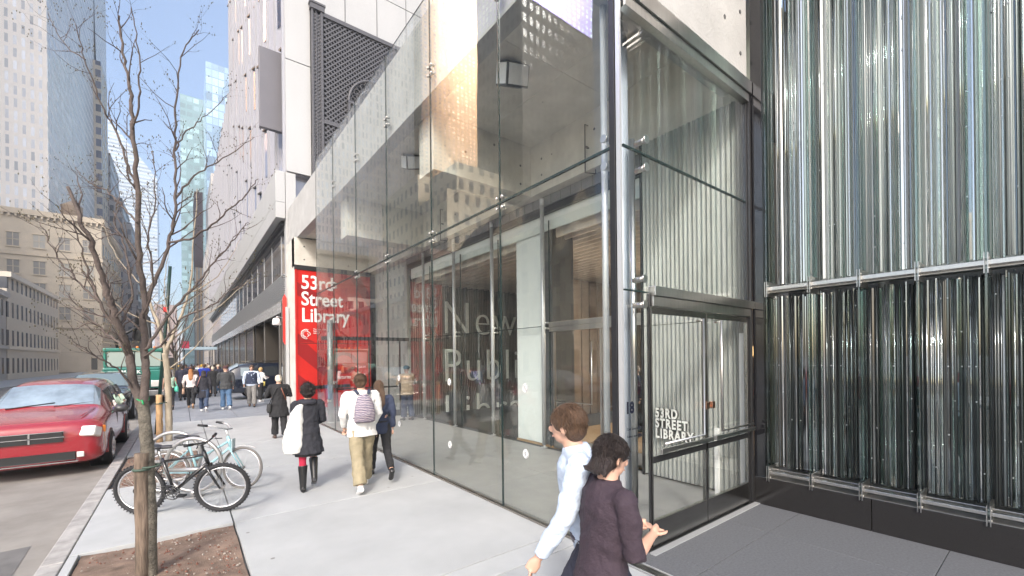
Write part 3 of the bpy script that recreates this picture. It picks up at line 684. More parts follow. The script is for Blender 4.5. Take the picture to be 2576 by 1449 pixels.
# lattice trellis above the library roof
la = thing('lattice_screen', 'dark painted lattice screen with arch standing on the library roof', 'screen', (4.42, 19.3, 8.2))
lm = mat('lattice_paint', (0.085, 0.083, 0.09), .5)
H_, W_ = 8.6, 5.0
def lattice(x0, x1, z0, z1, st, t=.022, dep=.03, y=.0):
    g = MB(); w_ = x1-x0; h = z1-z0
    def clip(c, s):      # line z = s*x + c inside the rectangle
        xs = sorted([x0, x1]); pts = []
        for x in xs:
            z = s*(x-x0)+c
            if z0 <= z <= z1: pts.append((x, z))
        for z in (z0, z1):
            x = x0+(z-c)/s
            if x0 < x < x1: pts.append((x, z))
        return pts[:2] if len(pts) >= 2 else None
    k = z0-w_
    while k < z1+w_:
        for s in (1, -1):
            c = k if s > 0 else k+w_
            q = clip(c, s)
            if q and abs(q[0][0]-q[1][0]) > .02:
                a, b = q; dy = .0 if s > 0 else dep*.5
                n = Vector((-(b[1]-a[1]), 0, b[0]-a[0])).normalized()*t/2
                A = Vector((a[0], y+dy, a[1])); B = Vector((b[0], y+dy, b[1]))
                g.prism([A-n, B-n, B+n, A+n], (0, dep*.45, 0))
        k += st
    return g
lattice(.50, W_, 0, H_-.15, .21, .055).build('trellis', lm, la)
lattice(.05, .40, 0, H_-.1, .155, .05).build('pilaster_trellis', lm, la)
g = MB(); g.box(0, .07, -.05, .12, 0, H_); g.box(.36, .46, -.05, .12, 0, H_); g.box(-.05, .52, -.1, .16, H_, H_+.22); g.box(-.08, .55, -.13, .19, H_+.22, H_+.3); g.box(.17, .21, -.02, .1, 0, H_); g.build('pilaster', lm, la)
g = MB(); g.box(.47, W_, -.06, .13, H_-.15, H_+.02); g.box(.47, W_, -.04, .11, 3.9, 4.06); g.box(.47, W_, .075, .10, 0, H_-.16, mi=1); g.build('rail', [lm, mat('lattice_back', (0.02, 0.02, 0.022), .7)], la)
g = MB(); g.torus((2.75, -.08, 5.2), 1.25, .06, 'y', n=40, m=6, a0=0, a1=PI); g.torus((2.75, -.08, 5.2), .85, .05, 'y', n=40, m=6, a0=0, a1=PI)
for k in range(15): a = PI*(k+.5)/15; g.torus((2.75+1.05*math.cos(a), -.08, 5.2+1.05*math.sin(a)), .12, .018, 'y', n=12, m=5)
for x in (1.5, 1.9, 3.6, 4.0): g.box(x-.05, x+.05, -.13, -.02, 0, 5.2)
g.box(1.45, 2.0, -.14, -.02, 5.1, 5.2)
g.build('arch', lm, la)
# ================================================================ far buildings
def facade_mat(name, wall, glassc, sx, sz, fx=.55, fz=.5, rough=.7, gr=.15, flat=False, ns=.1, metal=0):
    """wall with a regular grid of windows: cells of sx by sz metres, the window takes fx, fz of a cell"""
    m = bpy.data.materials.new(name); m.use_nodes = True; t = m.node_tree; b = t.nodes['Principled BSDF']; N = t.nodes.new; L = t.links.new
    b.inputs['Metallic'].default_value = metal
    g = N('ShaderNodeNewGeometry'); sp = N('ShaderNodeSeparateXYZ'); L(g.outputs['Position'], sp.inputs[0]); sn = N('ShaderNodeSeparateXYZ'); L(g.outputs['True Normal'], sn.inputs[0])
    def M(op_, a, bb=None, c=None):
        n = N('ShaderNodeMath'); n.operation = op_
        for i, v in enumerate((a, bb, c)):
            if v is None: continue
            if isinstance(v, (int, float)): n.inputs[i].default_value = v
            else: L(v, n.inputs[i])
        return n.outputs[0]
    ax = M('ABSOLUTE', sn.outputs[0]); u = M('ADD', M('MULTIPLY', sp.outputs[1], ax), M('MULTIPLY', sp.outputs[0], M('SUBTRACT', 1, ax)))
    def band(v, s, f):
        fr = M('FRACT', M('DIVIDE', v, s)); return M('LESS_THAN', M('ABSOLUTE', M('SUBTRACT', fr, .5)), f/2)
    wmask = M('MULTIPLY', band(u, sx, fx), band(sp.outputs[2], sz, fz)); wmask = M('MULTIPLY', wmask, M('LESS_THAN', M('ABSOLUTE', sn.outputs[2]), .5))
    cellv = N('ShaderNodeCombineXYZ'); L(M('FLOOR', M('DIVIDE', u, sx)), cellv.inputs[0]); L(M('FLOOR', M('DIVIDE', sp.outputs[2], sz)), cellv.inputs[1])
    wn = N('ShaderNodeTexWhiteNoise'); L(cellv.outputs[0], wn.inputs[0])
    nz = N('ShaderNodeTexNoise'); nz.inputs['Scale'].default_value = .15; nz.inputs['Detail'].default_value = 6; L(g.outputs['Position'], nz.inputs['Vector'])
    r1 = N('ShaderNodeMixRGB'); r1.inputs[1].default_value = (*[c*(1-ns) for c in wall], 1); r1.inputs[2].default_value = (*[min(1, c*(1+ns)) for c in wall], 1); L(nz.outputs[0], r1.inputs[0])
    r2 = N('ShaderNodeMixRGB'); r2.inputs[1].default_value = (*[c*.6 for c in glassc], 1); r2.inputs[2].default_value = (*[min(1, c*1.5) for c in glassc], 1); L(wn.outputs[0], r2.inputs[0])
    mx = N('ShaderNodeMixRGB'); L(wmask, mx.inputs[0]); L(r1.outputs[0], mx.inputs[1]); L(r2.outputs[0], mx.inputs[2]); L(mx.outputs[0], b.inputs['Base Color'])
    L(M('MULTIPLY_ADD', wmask, gr-rough, rough), b.inputs['Roughness'])
    return m
def tower(name, label, loc, boxes, m, extra=None, group=None):
    o = thing(name, label, 'building', loc, 0, group); g = MB()
    for b_ in boxes: g.box(*b_)
    g.build('walls', m, o); return o
# grid tower on the left
gm = facade_mat('pale_grid', (0.72, 0.68, 0.63), (0.48, 0.50, 0.53), 1.1, 2.4, .42, .70, ns=.04)
tower('grid_tower', 'very tall pale tower with a fine window grid on the left side of the street', (-20.5, 122, 0), [(-30, 0, 0, 86, 0, 140)], gm)
# stone buildings on the left
bm_ = mat('warm_stone', (0.56, 0.48, 0.37), .85, noise=.12, nscale=.5, bump=.2, bscale=3)
o = tower('stone_townhouse', 'warm beige stone building with cornice and rows of windows at the left', (-12.6, 118, 0), [(-24, 0, 0, 34, 0, 29.5)], bm_)
g = MB(); g.box(-24.3, .5, -.5, 34.3, 29.5, 30.5); g.box(-24.1, .25, -.25, 34, 8.6, 9.2); g.box(-24.1, .2, -.2, 34, 22.0, 22.5)
for k in range(30): g.box(-24+k*.83, -23.7+k*.83, -.45, 0, 29.0, 29.5)
for k in range(40): g.box(0, .42, k*.85, k*.85+.3, 29.0, 29.5)
g.build('cornice', mat('warm_cornice', (0.58, 0.49, 0.37), .8, noise=.1, nscale=1), o)
def stone_window(x0, x1, y0, y1, z, ax):
    g = MB(); g.box(x0, x1, y0, y1, z, z+2.4); w_ = g.build('window', rnd.choice([mat('dim_glass', (0.26, 0.245, 0.22), .25), mat('dim_blind', (0.42, 0.40, 0.35), .6)]), o)
    g = MB(); e = .14
    if ax: g.box(x0-e, x1+e, y0-.12, y1, z-.25, z-.02); g.box(x0-e, x1+e, y0-.12, y1, z+2.42, z+2.65); g.box((x0+x1)/2-.05, (x0+x1)/2+.05, y0-.04, y0, z, z+2.4); g.box(x0, x1, y0-.04, y0, z+1.15, z+1.25)
    else: g.box(x0, x1+.12, y0-e, y1+e, z-.25, z-.02); g.box(x0, x1+.12, y0-e, y1+e, z+2.42, z+2.65)
    g.build('frame', MATS['warm_cornice'], w_)
for z in (10.2, 14.5, 18.6, 23.6):
    for k in range(7): stone_window(-22.5+k*3.3, -21+k*3.3, -.06, -.01, z, 1)
    for k in range(9): stone_window(.01, .06, 1.5+k*3.5, 2.9+k*3.5, z, 0)
g = MB(); g.rings([(30.5, -5, 6, 1.6, 1.6), (33.6, -5, 6, 1.6, 1.6), (33.8, -5, 6, 1.7, 1.7), (35, -5, 6, .1, .1)], n=14); g.build('water_tank', mat('tank_wood', (.33, .25, .18), .8), o)
st = facade_mat('grey_brick', (0.40, 0.36, 0.335), (0.10, 0.10, 0.115), 2.15, 3.7, .45, .5)
tower('stepped_tower', 'grey brown stepped apartment tower behind the tree branches', (-24, 195, 0), [(0, 12.2, 0, 25, 0, 42.5), (0, 10.6, .01, 25, 42.5, 49.5), (0, 8.4, .02, 25, 49.5, 57.5), (0, 5.5, .03, 25, 57.5, 72)], st)
ct = facade_mat('cream_tower', (0.60, 0.50, 0.38), (0.14, 0.14, 0.17), 4.3, 3.5, .30, .62)
o = tower('cream_tower', 'narrow cream tower with dark window strip and roof mast at the left', (-24, 178, 0), [(0, 5.2, 0, 14, 0, 93)], ct)
g = MB()
for (dx, dy) in ((.4, .4), (1.7, .4), (.4, 1.7), (1.7, 1.7)): g.tube([(2+dx, 2+dy, 93), (2.6+dx*.4, 2.6+dy*.4, 124)], .12, n=5)
for z in range(94, 124, 3):
    g.tube([(2.4, 2.4, z), (3.6, 2.4, z+3)], .08, n=4); g.tube([(3.6, 3.6, z), (2.4, 3.6, z+3)], .08, n=4)
g.build('mast', steel_dark, o)
# slant-roofed banded tower
cm = facade_mat('banded_blue', (0.60, 0.66, 0.72), (0.32, 0.42, 0.52), 400, 3.9, 1.0, .45, ns=.03)
o = thing('slant_roof_tower', 'pale blue banded tower with a sloping roof in the hazy distance', 'building', (-60, 600, 0))
g = MB(); g.prism([(1.5, 0, 0), (40, 0, 0), (40, 0, 200), (1.5, 0, 254)], (0, 45, 0)); g.build('walls', cm, o)
gs = facade_mat('green_curtain', (0.27, 0.40, 0.41), (0.34, 0.47, 0.49), 3, 4.2, .8, .6, rough=.25, ns=.03)
tower('green_glass_tower', 'flat topped green glass tower in the distance', (0.2, 300, 0), [(0, 22, 0, 30, 0, 151)], gs)
bt = facade_mat('blue_curtain', (0.27, 0.40, 0.55), (0.40, 0.55, 0.72), 2.6, 4.0, .9, .86, rough=.2, ns=.02)
o = tower('blue_glass_tower', 'tall blue glass tower rising above the white facade', (10.4, 260, 0), [(0, 40, 0, 30, 0, 148), (0, 40, 0, .4, 148.01, 151)], bt)
tower('brown_tower', 'slim dark brown tower between the green tower and the white facade', (4.1, 200, 0), [(0, 2.6, 0, 20, 0, 66)], mat('brown_brick', (0.16, 0.115, 0.11), .8, noise=.15, nscale=.5))
tower('tan_tower', 'tan ribbed building low in the gap of the street', (3.6, 170, 0), [(0, 3, 0, 10, 0, 32), (3, 12, 0, 30, 0, 40)], facade_mat('tan_rib', (0.50, 0.40, 0.29), (0.42, 0.46, 0.52), 1.0, 90, .4, 1.0))
tower('rose_building', 'low rose coloured building at the end of the street', (-9.8, 330, 0), [(-3, 7.5, 0, 20, 0, 36)], facade_mat('rose_brick', (0.50, 0.38, 0.36), (0.3, 0.27, 0.29), 2.5, 3.5, .4, .5))
tower('cream_corner_building', 'cream stone building past the white office wing', (4.2, 88, 0), [(0, 20, 0, 40, 0, 13), (0, 20, 8, 40, 13, 26), (2, 20, 45, 75, 0, 50)], facade_mat('cream_stone', (0.60, 0.55, 0.50), (0.36, 0.38, 0.44), 2.2, 3.4, .4, .62))
tower('end_block', 'pale office block closing the far end of the street', (-9, 560, 0), [(-16, 24, 0, 20, 0, 34)], facade_mat('pale_block', (0.6, 0.62, 0.64), (0.4, 0.45, 0.5), 3, 4, .6, .5))
# towers behind the row houses, seen only in the glass
tower('gilded_tower', 'tall bronze and gold glass tower reflected in the library glass', (-78, 120, 0), [(0, 26, 0, 28, 0, 150)], facade_mat('gilded', (0.55, 0.34, 0.18), (0.62, 0.50, 0.44), 1.6, 1.3, .5, .6, rough=.3, gr=.2, ns=.3, metal=.9))
tower('azure_tower', 'blue glass tower reflected in the library glass beside the gilded one', (-78, 168, 0), [(0, 26, 0, 52, 0, 118)], facade_mat('azure', (0.20, 0.36, 0.85), (0.42, 0.58, 0.95), 2.0, 1.9, .7, .7, rough=.3, ns=.2, metal=.9))
tower('stone_block', 'sunlit cream stone block with stepped top reflected in the library glass', (-44, 62, 0), [(0, 16, 0, 14, 0, 30), (3, 13, 2, 12, 30, 36), (0, 14, 15, 34, 0, 38)], facade_mat('block_cream', (0.85, 0.74, 0.56), (0.12, 0.12, 0.12), 2.2, 3.4, .4, .5))
o = tower('violet_crown_tower', 'dark tower with violet blue glass crown reflected high in the library glass', (-78, 74, 0), [(0, 24, 0, 18, 0, 84)], facade_mat('plain_grey', (0.3, 0.3, 0.3), (0.1, 0.1, 0.12), 2, 3.5, .5, .5))
box('crown', facade_mat('violet', (0.36, 0.30, 0.85), (0.45, 0.62, 1.0), 1.6, 1.4, .5, .6, rough=.3, gr=.2, ns=.3, metal=.9), o, 0, 24, 0, 18, 84.01, 150)
# ---- the other side of the road: row houses seen in the glass
rowm = [((0.50, 0.42, 0.33), 'brown sandstone'), ((0.58, 0.52, 0.43), 'buff limestone'), ((0.42, 0.40, 0.37), 'grey brick'), ((0.46, 0.35, 0.29), 'red brick')]
hs = [(22, 11.5, 9.5, 1), (31.6, 12.5, 12, 0), (44.2, 14, 8, 3), (52.4, 9.5, 22, 2), (74.8, 12, 26, 1)]
for i, (y0, h, w_, k) in enumerate(hs):
    c, nm_ = rowm[k]
    o = tower('row_house', ('%s row house ' % nm_)+['with bay windows facing the glass entrance', 'with tall stoop and pitched dormers across the road', 'between two paler houses across the road', 'low and dark beyond the truck', 'long and pale beyond the green truck'][i], (-16, y0, 0), [(-12, 0, 0, w_, 0, h)], facade_mat('row_%d' % i, c, (0.07, 0.075, 0.085), 1.9, 3.3, .42, .55), group='houses across the road')
    g = MB(); g.box(-12.2, .35, -.0, w_, h, h+.6); g.box(-.1, .18, 0, w_, 3.6, 3.9); g.build('cornice', mat('cornice_%d' % i, [min(.7, v*1.2) for v in c], .8), o)
    if i in (0, 1):
        g = MB(); g.prism([(-6, 2, h+.6), (-.5, 2, h+.6), (-3.2, 2, h+4.5)], (0, 3.5, 0)); g.prism([(-6, 6, h+.6), (-.5, 6, h+.6), (-3.2, 6, h+3.8)], (0, 2.5, 0)); g.build('gable', mat('gable_%d' % i, c, .8), o)
tag(box('opposite_sidewalk', pave_b, None, -16, -11.5, -60, 700, -.4, 0.0), kind='structure')

# ================================================================ air
hz_ = MB(); hz_.box(-140, 130, -75, 950, -1.6, 262); hz_ = hz_.build('haze', None, None); hm = bpy.data.materials.new('haze'); hm.use_nodes = True; t = hm.node_tree; t.nodes.clear()
ho = t.nodes.new('ShaderNodeOutputMaterial'); pv = t.nodes.new('ShaderNodeVolumePrincipled'); pv.inputs['Color'].default_value = (.84, .91, 1, 1); pv.inputs['Density'].default_value = .0009; pv.inputs['Anisotropy'].default_value = .2
t.links.new(pv.outputs[0], ho.inputs['Volume']); hz_.data.materials.clear(); hz_.data.materials.append(hm); hz_['kind'] = 'stuff'; hz_['label'] = 'pale blue city haze filling the air along the street'
# ================================================================ trees
bark = mat('bark', (0.135, 0.12, 0.095), .9, noise=.55, nscale=13, bump=1.0, bscale=60, stretch=(.8, .8, 1.3))
bark2 = mat('pale_bark', (0.34, 0.29, 0.22), .9, noise=.35, nscale=8, bump=.6, bscale=45, stretch=(1, 1, .4))
twig_m = mat('twig_bark', (0.085, 0.06, 0.052), .9)
limb_m = mat('limb_bark', (0.105, 0.082, 0.072), .9, noise=.35, nscale=12, bump=.6, bscale=60)
bud_m = mat('bud', (0.10, 0.085, 0.045), .8)
def wpt(px, py, f):
    """a point of the tree from its bearing and forward distance"""
    s, c = math.sin(YAW), math.cos(YAW); u = (px-1287.5)/1073; v = (899-py)/1073; r_ = (u+v*ROLL)*f; t_ = (v-ROLL*u)*f
    return Vector((f*s+r_*c, f*c-r_*s, 2+t_))
class Tree:
    def __init__(s, seed): s.r = random.Random(seed); s.tr = MB(); s.li = MB(); s.tw = MB(); s.bd = MB()
    def limb(s, pts, r0, r1, mb=None, n=9, sub=6, kink=.012):
        P_ = [Vector(p) for p in pts]; out = []; 
        for i in range(len(P_)-1):
            a = P_[max(i-1, 0)]; b = P_[i]; c = P_[i+1]; d_ = P_[min(i+2, len(P_)-1)]
            for k in range(sub):
                t = k/sub; q = .5*((2*b)+(c-a)*t+(2*a-5*b+4*c-d_)*t*t+(3*b-a-3*c+d_)*t**3)
                out.append(q+Vector([s.r.uniform(-kink, kink) for _ in range(3)]) if (i or k) else q)
        out.append(P_[-1]); N = len(out)
        rr = [(r0+(r1-r0)*(i/(N-1)))*(1+s.r.uniform(-.06, .06)) for i in range(N)]
        (mb or s.li).tube(out, rr, n=n); return out, rr
    def twigs(s, out, rr, dens=1.0, ln=.5, lev=0, start=.25):
        N = len(out)
        for i in range(int(N*start), N):
            if s.r.random() > .40*dens*(1.3 if lev else 1): continue
            t = (out[min(i+1, N-1)]-out[i-1]).normalized() if i else Vector((0, 0, 1))
            side = Vector((s.r.gauss(0, 1), s.r.gauss(0, 1), s.r.gauss(0, .5))); side = (side-t*side.dot(t)).normalized()
            d_ = (t*.75+side*.8+Vector((0, 0, .25))).normalized(); L_ = ln*s.r.uniform(.45, 1.25)*(1-.35*i/N); p = out[i]; pts = [p]
            for k in range(4): d_ = (d_+Vector([s.r.gauss(0, .22) for _ in range(3)])+Vector((0, 0, .06))).normalized(); p = p+d_*L_/4; pts.append(p)
            r0 = min(rr[i]*.55, .011 if lev == 0 else .0055); q = [r0*(1-.17*k) for k in range(5)]
            (s.tw if r0 < .009 else s.li).tube(pts, q, n=5)
            for k in range(1, 5):
                if s.r.random() < .30: s.bd.ball(pts[k]+Vector((s.r.uniform(-.005, .005), 0, .003)), (.004, .004, .008), 5, 4)
            if lev < 2: s.twigs([pts[0], pts[1], pts[2], pts[3], pts[4]], q, 1.0, ln*.55, lev+1, .2)
    def finish(s, name, label, loc, bm1, group=None):
        o = thing(name, label, 'tree', loc, 0, group)
        for nm, mb, m in (('trunk', s.tr, bm1), ('limb', s.li, limb_m if bm1 is bark else bm1), ('twigs', s.tw, twig_m), ('buds', s.bd, bud_m)):
            c = mb.build(nm, m, o, fix=False); c.location = -Vector(loc)
        return o
T = Tree(3); f0 = 4.05
W = wpt
base = Vector((-.26, 5.22, -.05))
tr, rr = T.limb([W(380, 1470, f0), W(376, 1250, f0), W(370, 1130, f0), W(362, 1040, f0-.0), W(352, 990, f0)], .053, .046, T.tr, 14, kink=.003)
# main stems above the fork
A1, ra = T.limb([W(358, 1030, f0), W(335, 960, f0-.05), W(322, 880, f0-.1), W(300, 820, f0-.2), W(270, 740, f0-.3), W(240, 640, f0-.4), W(205, 560, f0-.5), W(170, 470, f0-.5)], .040, .012)
A2, rb = T.limb([W(362, 1020, f0), W(366, 940, f0), W(362, 860, f0+.05), W(362, 760, f0+.1), W(350, 640, f0+.1), W(345, 480, f0+.05), W(335, 330, f0), W(328, 240, f0), W(312, 150, f0), W(300, 40, f0)], .036, .008)
L = [
 ([W(362, 760, f0+.1), W(392, 700, f0+.15), W(425, 610, f0+.2), W(442, 520, f0+.25), W(440, 380, f0+.3), W(442, 250, f0+.3), W(460, 130, f0+.35), W(500, 75, f0+.4)], .024, .005),
 ([W(345, 480, f0+.05), W(325, 420, f0+.1), W(290, 330, f0+.1), W(255, 260, f0), W(215, 150, f0-.1), W(190, 60, f0-.2)], .015, .004),
 ([W(335, 330, f0), W(350, 230, f0-.1), W(345, 120, f0-.15), W(330, 20, f0-.2)], .012, .004),
 ([W(345, 560, f0), W(310, 520, f0+.2), W(270, 480, f0+.3), W(225, 460, f0+.4), W(190, 420, f0+.5)], .012, .004),
 ([W(440, 380, f0+.3), W(470, 330, f0+.35), W(520, 290, f0+.45), W(570, 240, f0+.5)], .010, .003),
 ([W(442, 500, f0+.3), W(490, 440, f0+.45), W(560, 400, f0+.6), W(640, 345, f0+.7)], .013, .004),
 ([W(425, 610, f0+.2), W(500, 590, f0+.1), W(560, 540, f0), W(610, 500, f0-.1), W(650, 450, f0-.15)], .014, .004),
 ([W(364, 880, f0), W(420, 800, f0+.1), W(490, 720, f0+.2), W(540, 660, f0+.3), W(590, 600, f0+.4), W(625, 560, f0+.45)], .018, .004),
 ([W(364, 900, f0), W(410, 860, f0-.1), W(460, 800, f0-.2), W(530, 770, f0-.3), W(600, 720, f0-.35)], .014, .004),
 ([W(322, 880, f0-.1), W(270, 840, f0), W(215, 790, f0+.05), W(150, 730, f0+.1)], .016, .004),
 ([W(318, 860, f0-.1), W(250, 760, f0-.2), W(215, 660, f0-.2), W(185, 560, f0-.3)], .018, .005),
 ([W(345, 990, f0-.02), W(290, 925, f0-.2), W(235, 890, f0-.35), W(170, 850, f0-.5)], .012, .004),
 ([W(300, 820, f0-.2), W(330, 740, f0-.1), W(315, 620, f0), W(290, 560, f0+.1), W(300, 480, f0+.2)], .014, .004),
 ([W(362, 800, f0), W(385, 700, f0-.2), W(372, 600, f0-.3), W(392, 500, f0-.35), W(380, 380, f0-.4)], .012, .004),
 ([W(250, 760, f0-.2), W(190, 700, f0-.25), W(140, 640, f0-.3), W(100, 560, f0-.3)], .012, .004),
 ([W(350, 640, f0+.1), W(300, 590, f0+.2), W(255, 600, f0+.3), W(210, 570, f0+.4)], .010, .003),
 ([W(215, 150, f0-.1), W(160, 110, f0-.1), W(120, 30, f0-.1)], .007, .003),
]
T.twigs(A1, ra, .8, .55); T.twigs(A2, rb, .8, .55)
for pts, a, b in L: o_, q_ = T.limb(pts, a*.82, b*.8, n=7); T.twigs(o_, q_, 1.15, .46)
t1 = T.finish('street_tree', 'bare young street tree with green tie at its fork, nearest the camera', tuple(base), bark, 'bare street trees')
g = MB(); p = W(358, 1000, f0)
g.torus((p.x, p.y, p.z), .05, .007, 'z', n=18, m=6, M=Euler((R(35), R(20), 0)).to_matrix().to_4x4()); g.tube([p+Vector((0, -.05, -.02)), p+Vector((.01, -.07, -.06))], .007)
o = g.build('tie', mat('green_tie', (0.02, 0.30, 0.10), .5), t1); o.location = -base
def stake(name, label, x, y, h, r_, m_, lean=0, ties=()):
    s_ = thing(name, label, 'stake', (x, y, -.05)); g = MB(); N = 14
    pts = [(lean*k/N+rnd.uniform(-.004, .004), rnd.uniform(-.003, .003), h*k/N) for k in range(N+1)]
    g.tube(pts, [r_*(1+rnd.uniform(-.05, .05)) for _ in pts], n=12); g.build('post', m_, s_)
    for z in ties:
        g = MB(); g.torus((lean*z/h, 0, z), r_*1.12, .012, 'z', n=14, m=6); g.torus((lean*z/h+.06, 0, z+.02), r_*1.3, .010, 'z', n=14, m=6); g.build('strap', mat('strap_green', (0.05, 0.08, 0.06), .7), s_)
    return s_
sk = mat('weathered_wood', (0.155, 0.115, 0.085), .85, noise=.75, nscale=22, bump=.7, bscale=50, stretch=(1, 1, .14))
sk2 = mat('raw_stake_wood', (0.46, 0.29, 0.15), .85, noise=.4, nscale=11, bump=.7, bscale=50, stretch=(1, 1, .3))
q = W(359, 1449, 4.0); stake('tree_stake', 'weathered round wooden stake in front of the nearest tree trunk', q.x, q.y, 1.19, .054, sk, ties=(1.04,))
# second tree
T = Tree(9); bx, by = -.36, 13.75
def up(x, y, z): return Vector((bx+x, by+y, z))
T.limb([up(.08, 0, -.05), up(.08, .02, .9), up(.06, 0, 1.7), up(.02, 0, 2.2)], .075, .062, T.tr, 12, kink=.004)
for pts, a, b in ([up(.02, 0, 2.15), up(-.1, .1, 2.9), up(-.35, .2, 3.8), up(-.5, .3, 5.0), up(-.4, .2, 6.2)], .045, .008), ([up(.02, 0, 2.2), up(.22, 0, 2.8), up(.5, -.1, 3.7), up(.6, -.2, 4.8), up(.7, -.2, 6.4)], .045, .008), \
    ([up(.05, 0, 2.4), up(.6, .2, 3.0), up(1.2, .3, 3.5), up(1.9, .4, 4.3)], .025, .006), ([up(.5, -.1, 3.7), up(1.1, -.3, 4.2), up(1.6, -.5, 5.2)], .018, .005), ([up(-.1, .1, 2.9), up(-.8, 0, 3.3), up(-1.4, -.1, 4.2)], .02, .005), \
    ([up(0, 0, 2.0), up(-.6, -.2, 2.3), up(-1.2, -.4, 2.5)], .016, .004), ([up(.08, 0, 1.8), up(.5, -.2, 2.2), up(1.0, -.5, 2.9), up(1.4, -.7, 3.4)], .018, .004), ([up(-.35, .2, 3.8), up(-.9, .6, 4.6), up(-1.2, .8, 5.6)], .016, .004), ([up(.05, 0, 2.1), up(.1, .6, 2.8), up(.0, 1.2, 4.0), up(.1, 1.4, 5.2)], .022, .005):
    o_, q_ = T.limb(pts, a, b, n=7, kink=.02); T.twigs(o_, q_, .8, .8)
T.finish('street_tree', 'second bare street tree with peeling pale stake beside the bicycles', (bx, by, -.05), bark2, 'bare street trees')
s_ = stake('tree_stake', 'raw orange wooden stake with broken top at the second tree', bx-.10, by-.06, 1.22, .066, sk2, ties=(1.0,))
# further trees along the kerb
for k, (x, y, h) in enumerate(((-.4, 33, 6.5), (-.4, 47, 7))):
    T = Tree(20+k)
    T.limb([Vector((x, y, 0)), Vector((x+.05, y, 2.6))], .07, .06, T.tr, 8)
    for j in range(7):
        a = j*.9+k; o_, q_ = T.limb([Vector((x, y, 1.9+.15*j)), Vector((x+.7*math.cos(a), y+.7*math.sin(a), 3.3+.1*j)), Vector((x+1.2*math.cos(a), y+1.2*math.sin(a), h*.8)), Vector((x+1.3*math.cos(a), y+1.3*math.sin(a), h))], .035, .008, n=5); T.twigs(o_, q_, .35, 1.0, 1)
    T.finish('street_tree', 'distant bare tree rising from the crowd on the dark paving' if k == 0 else 'farthest bare tree beyond the crowd', (x, y, 0), bark, 'bare street trees')
# road repairs and covers
g = MB()
for x0, x1, y0, y1 in ((-3.4, -2.1, 2.6, 5.4), (-6.9, -5.2, 6, 22), (-4.2, -3.3, 8, 9.4), (-2.0, -1.35, 6.2, 7.3), (-5, -3.6, 30, 41)):
    g.face([(x0, y0, GZ+.004), (x1, y0+.06, GZ+.004), (x1-.05, y1, GZ+.004), (x0+.03, y1-.05, GZ+.004)])
tag(g.build('road_patch', mat('patched_asphalt', (0.15, 0.145, 0.14), .85, noise=.3, nscale=3, bump=.3, bscale=150)), kind='structure')
g = MB()
for k in range(14): g.box(-6.05, -5.95, 2+k*6, 4.8+k*6, GZ+.005, GZ+.008)
g.box(-1.62, -1.56, 2, 90, GZ+.005, GZ+.0075) if False else None
tag(g.build('lane_marking', mat('road_paint', (.6, .6, .58), .7, noise=.25, nscale=20)), kind='structure')
mh = thing('manhole_cover', 'round iron manhole cover in the asphalt in front of the red van', 'manhole cover', (-2.6, 7.9, GZ)); g = MB(); g.tube([(0, 0, .0), (0, 0, .010)], .33, n=32); g.build('cover', mat('cast_iron', (.10, .09, .085), .6, .5, noise=.3, nscale=30), mh); g = MB(); g.torus((0, 0, .008), .36, .018, 'z', n=32, m=6); g.build('rim', MATS['cast_iron'], mh)
# ================================================================ street furniture
gp = mat('green_post_paint', (0.008, 0.035, 0.03), .4)
p_ = thing('sign_post', 'thin leaning dark green sign post with red top behind the near tree', 'sign post', (-.58, 15.24, 0))
g = MB(); g.tube([(0, 0, 0), (.25, .25, 3.4), (.33, .33, 4.7)], [.045, .04, .04], n=8); g.build('pole', gp, p_)
g = MB(); g.box(.17, .27, .2, .24, 3.38, 3.52); g.build('red_plate', mat('red_plate', (.6, .03, .03), .4), p_)
# hoop bicycle racks
rk = mat('rack_metal', (0.42, 0.41, 0.40), .35, .7, noise=.1, nscale=8)
def rack(x, y, rz, label):
    o = thing('bicycle_rack', label, 'bicycle rack', (x, y, 0), rz, 'hoop racks'); g = MB(); g.torus((0, 0, .47), .385, .028, 'y', n=44, m=10); g.build('hoop', rk, o)
    g = MB(); g.tube([(-.37, 0, .40), (.37, 0, .40)], .03, n=10); g.build('crossbar', rk, o)
    g = MB(); g.tube([(0, 0, 0), (0, 0, .02)], .13, n=20); g.tube([(0, 0, 0), (0, 0, .10)], .05, n=12); g.build('foot', rk, o)
rack(.12, 7.85, R(-32), 'hoop bicycle rack standing between the black and blue bicycles'); rack(-.12, 8.75, R(-25), 'second hoop bicycle rack farther behind the blue bicycle')
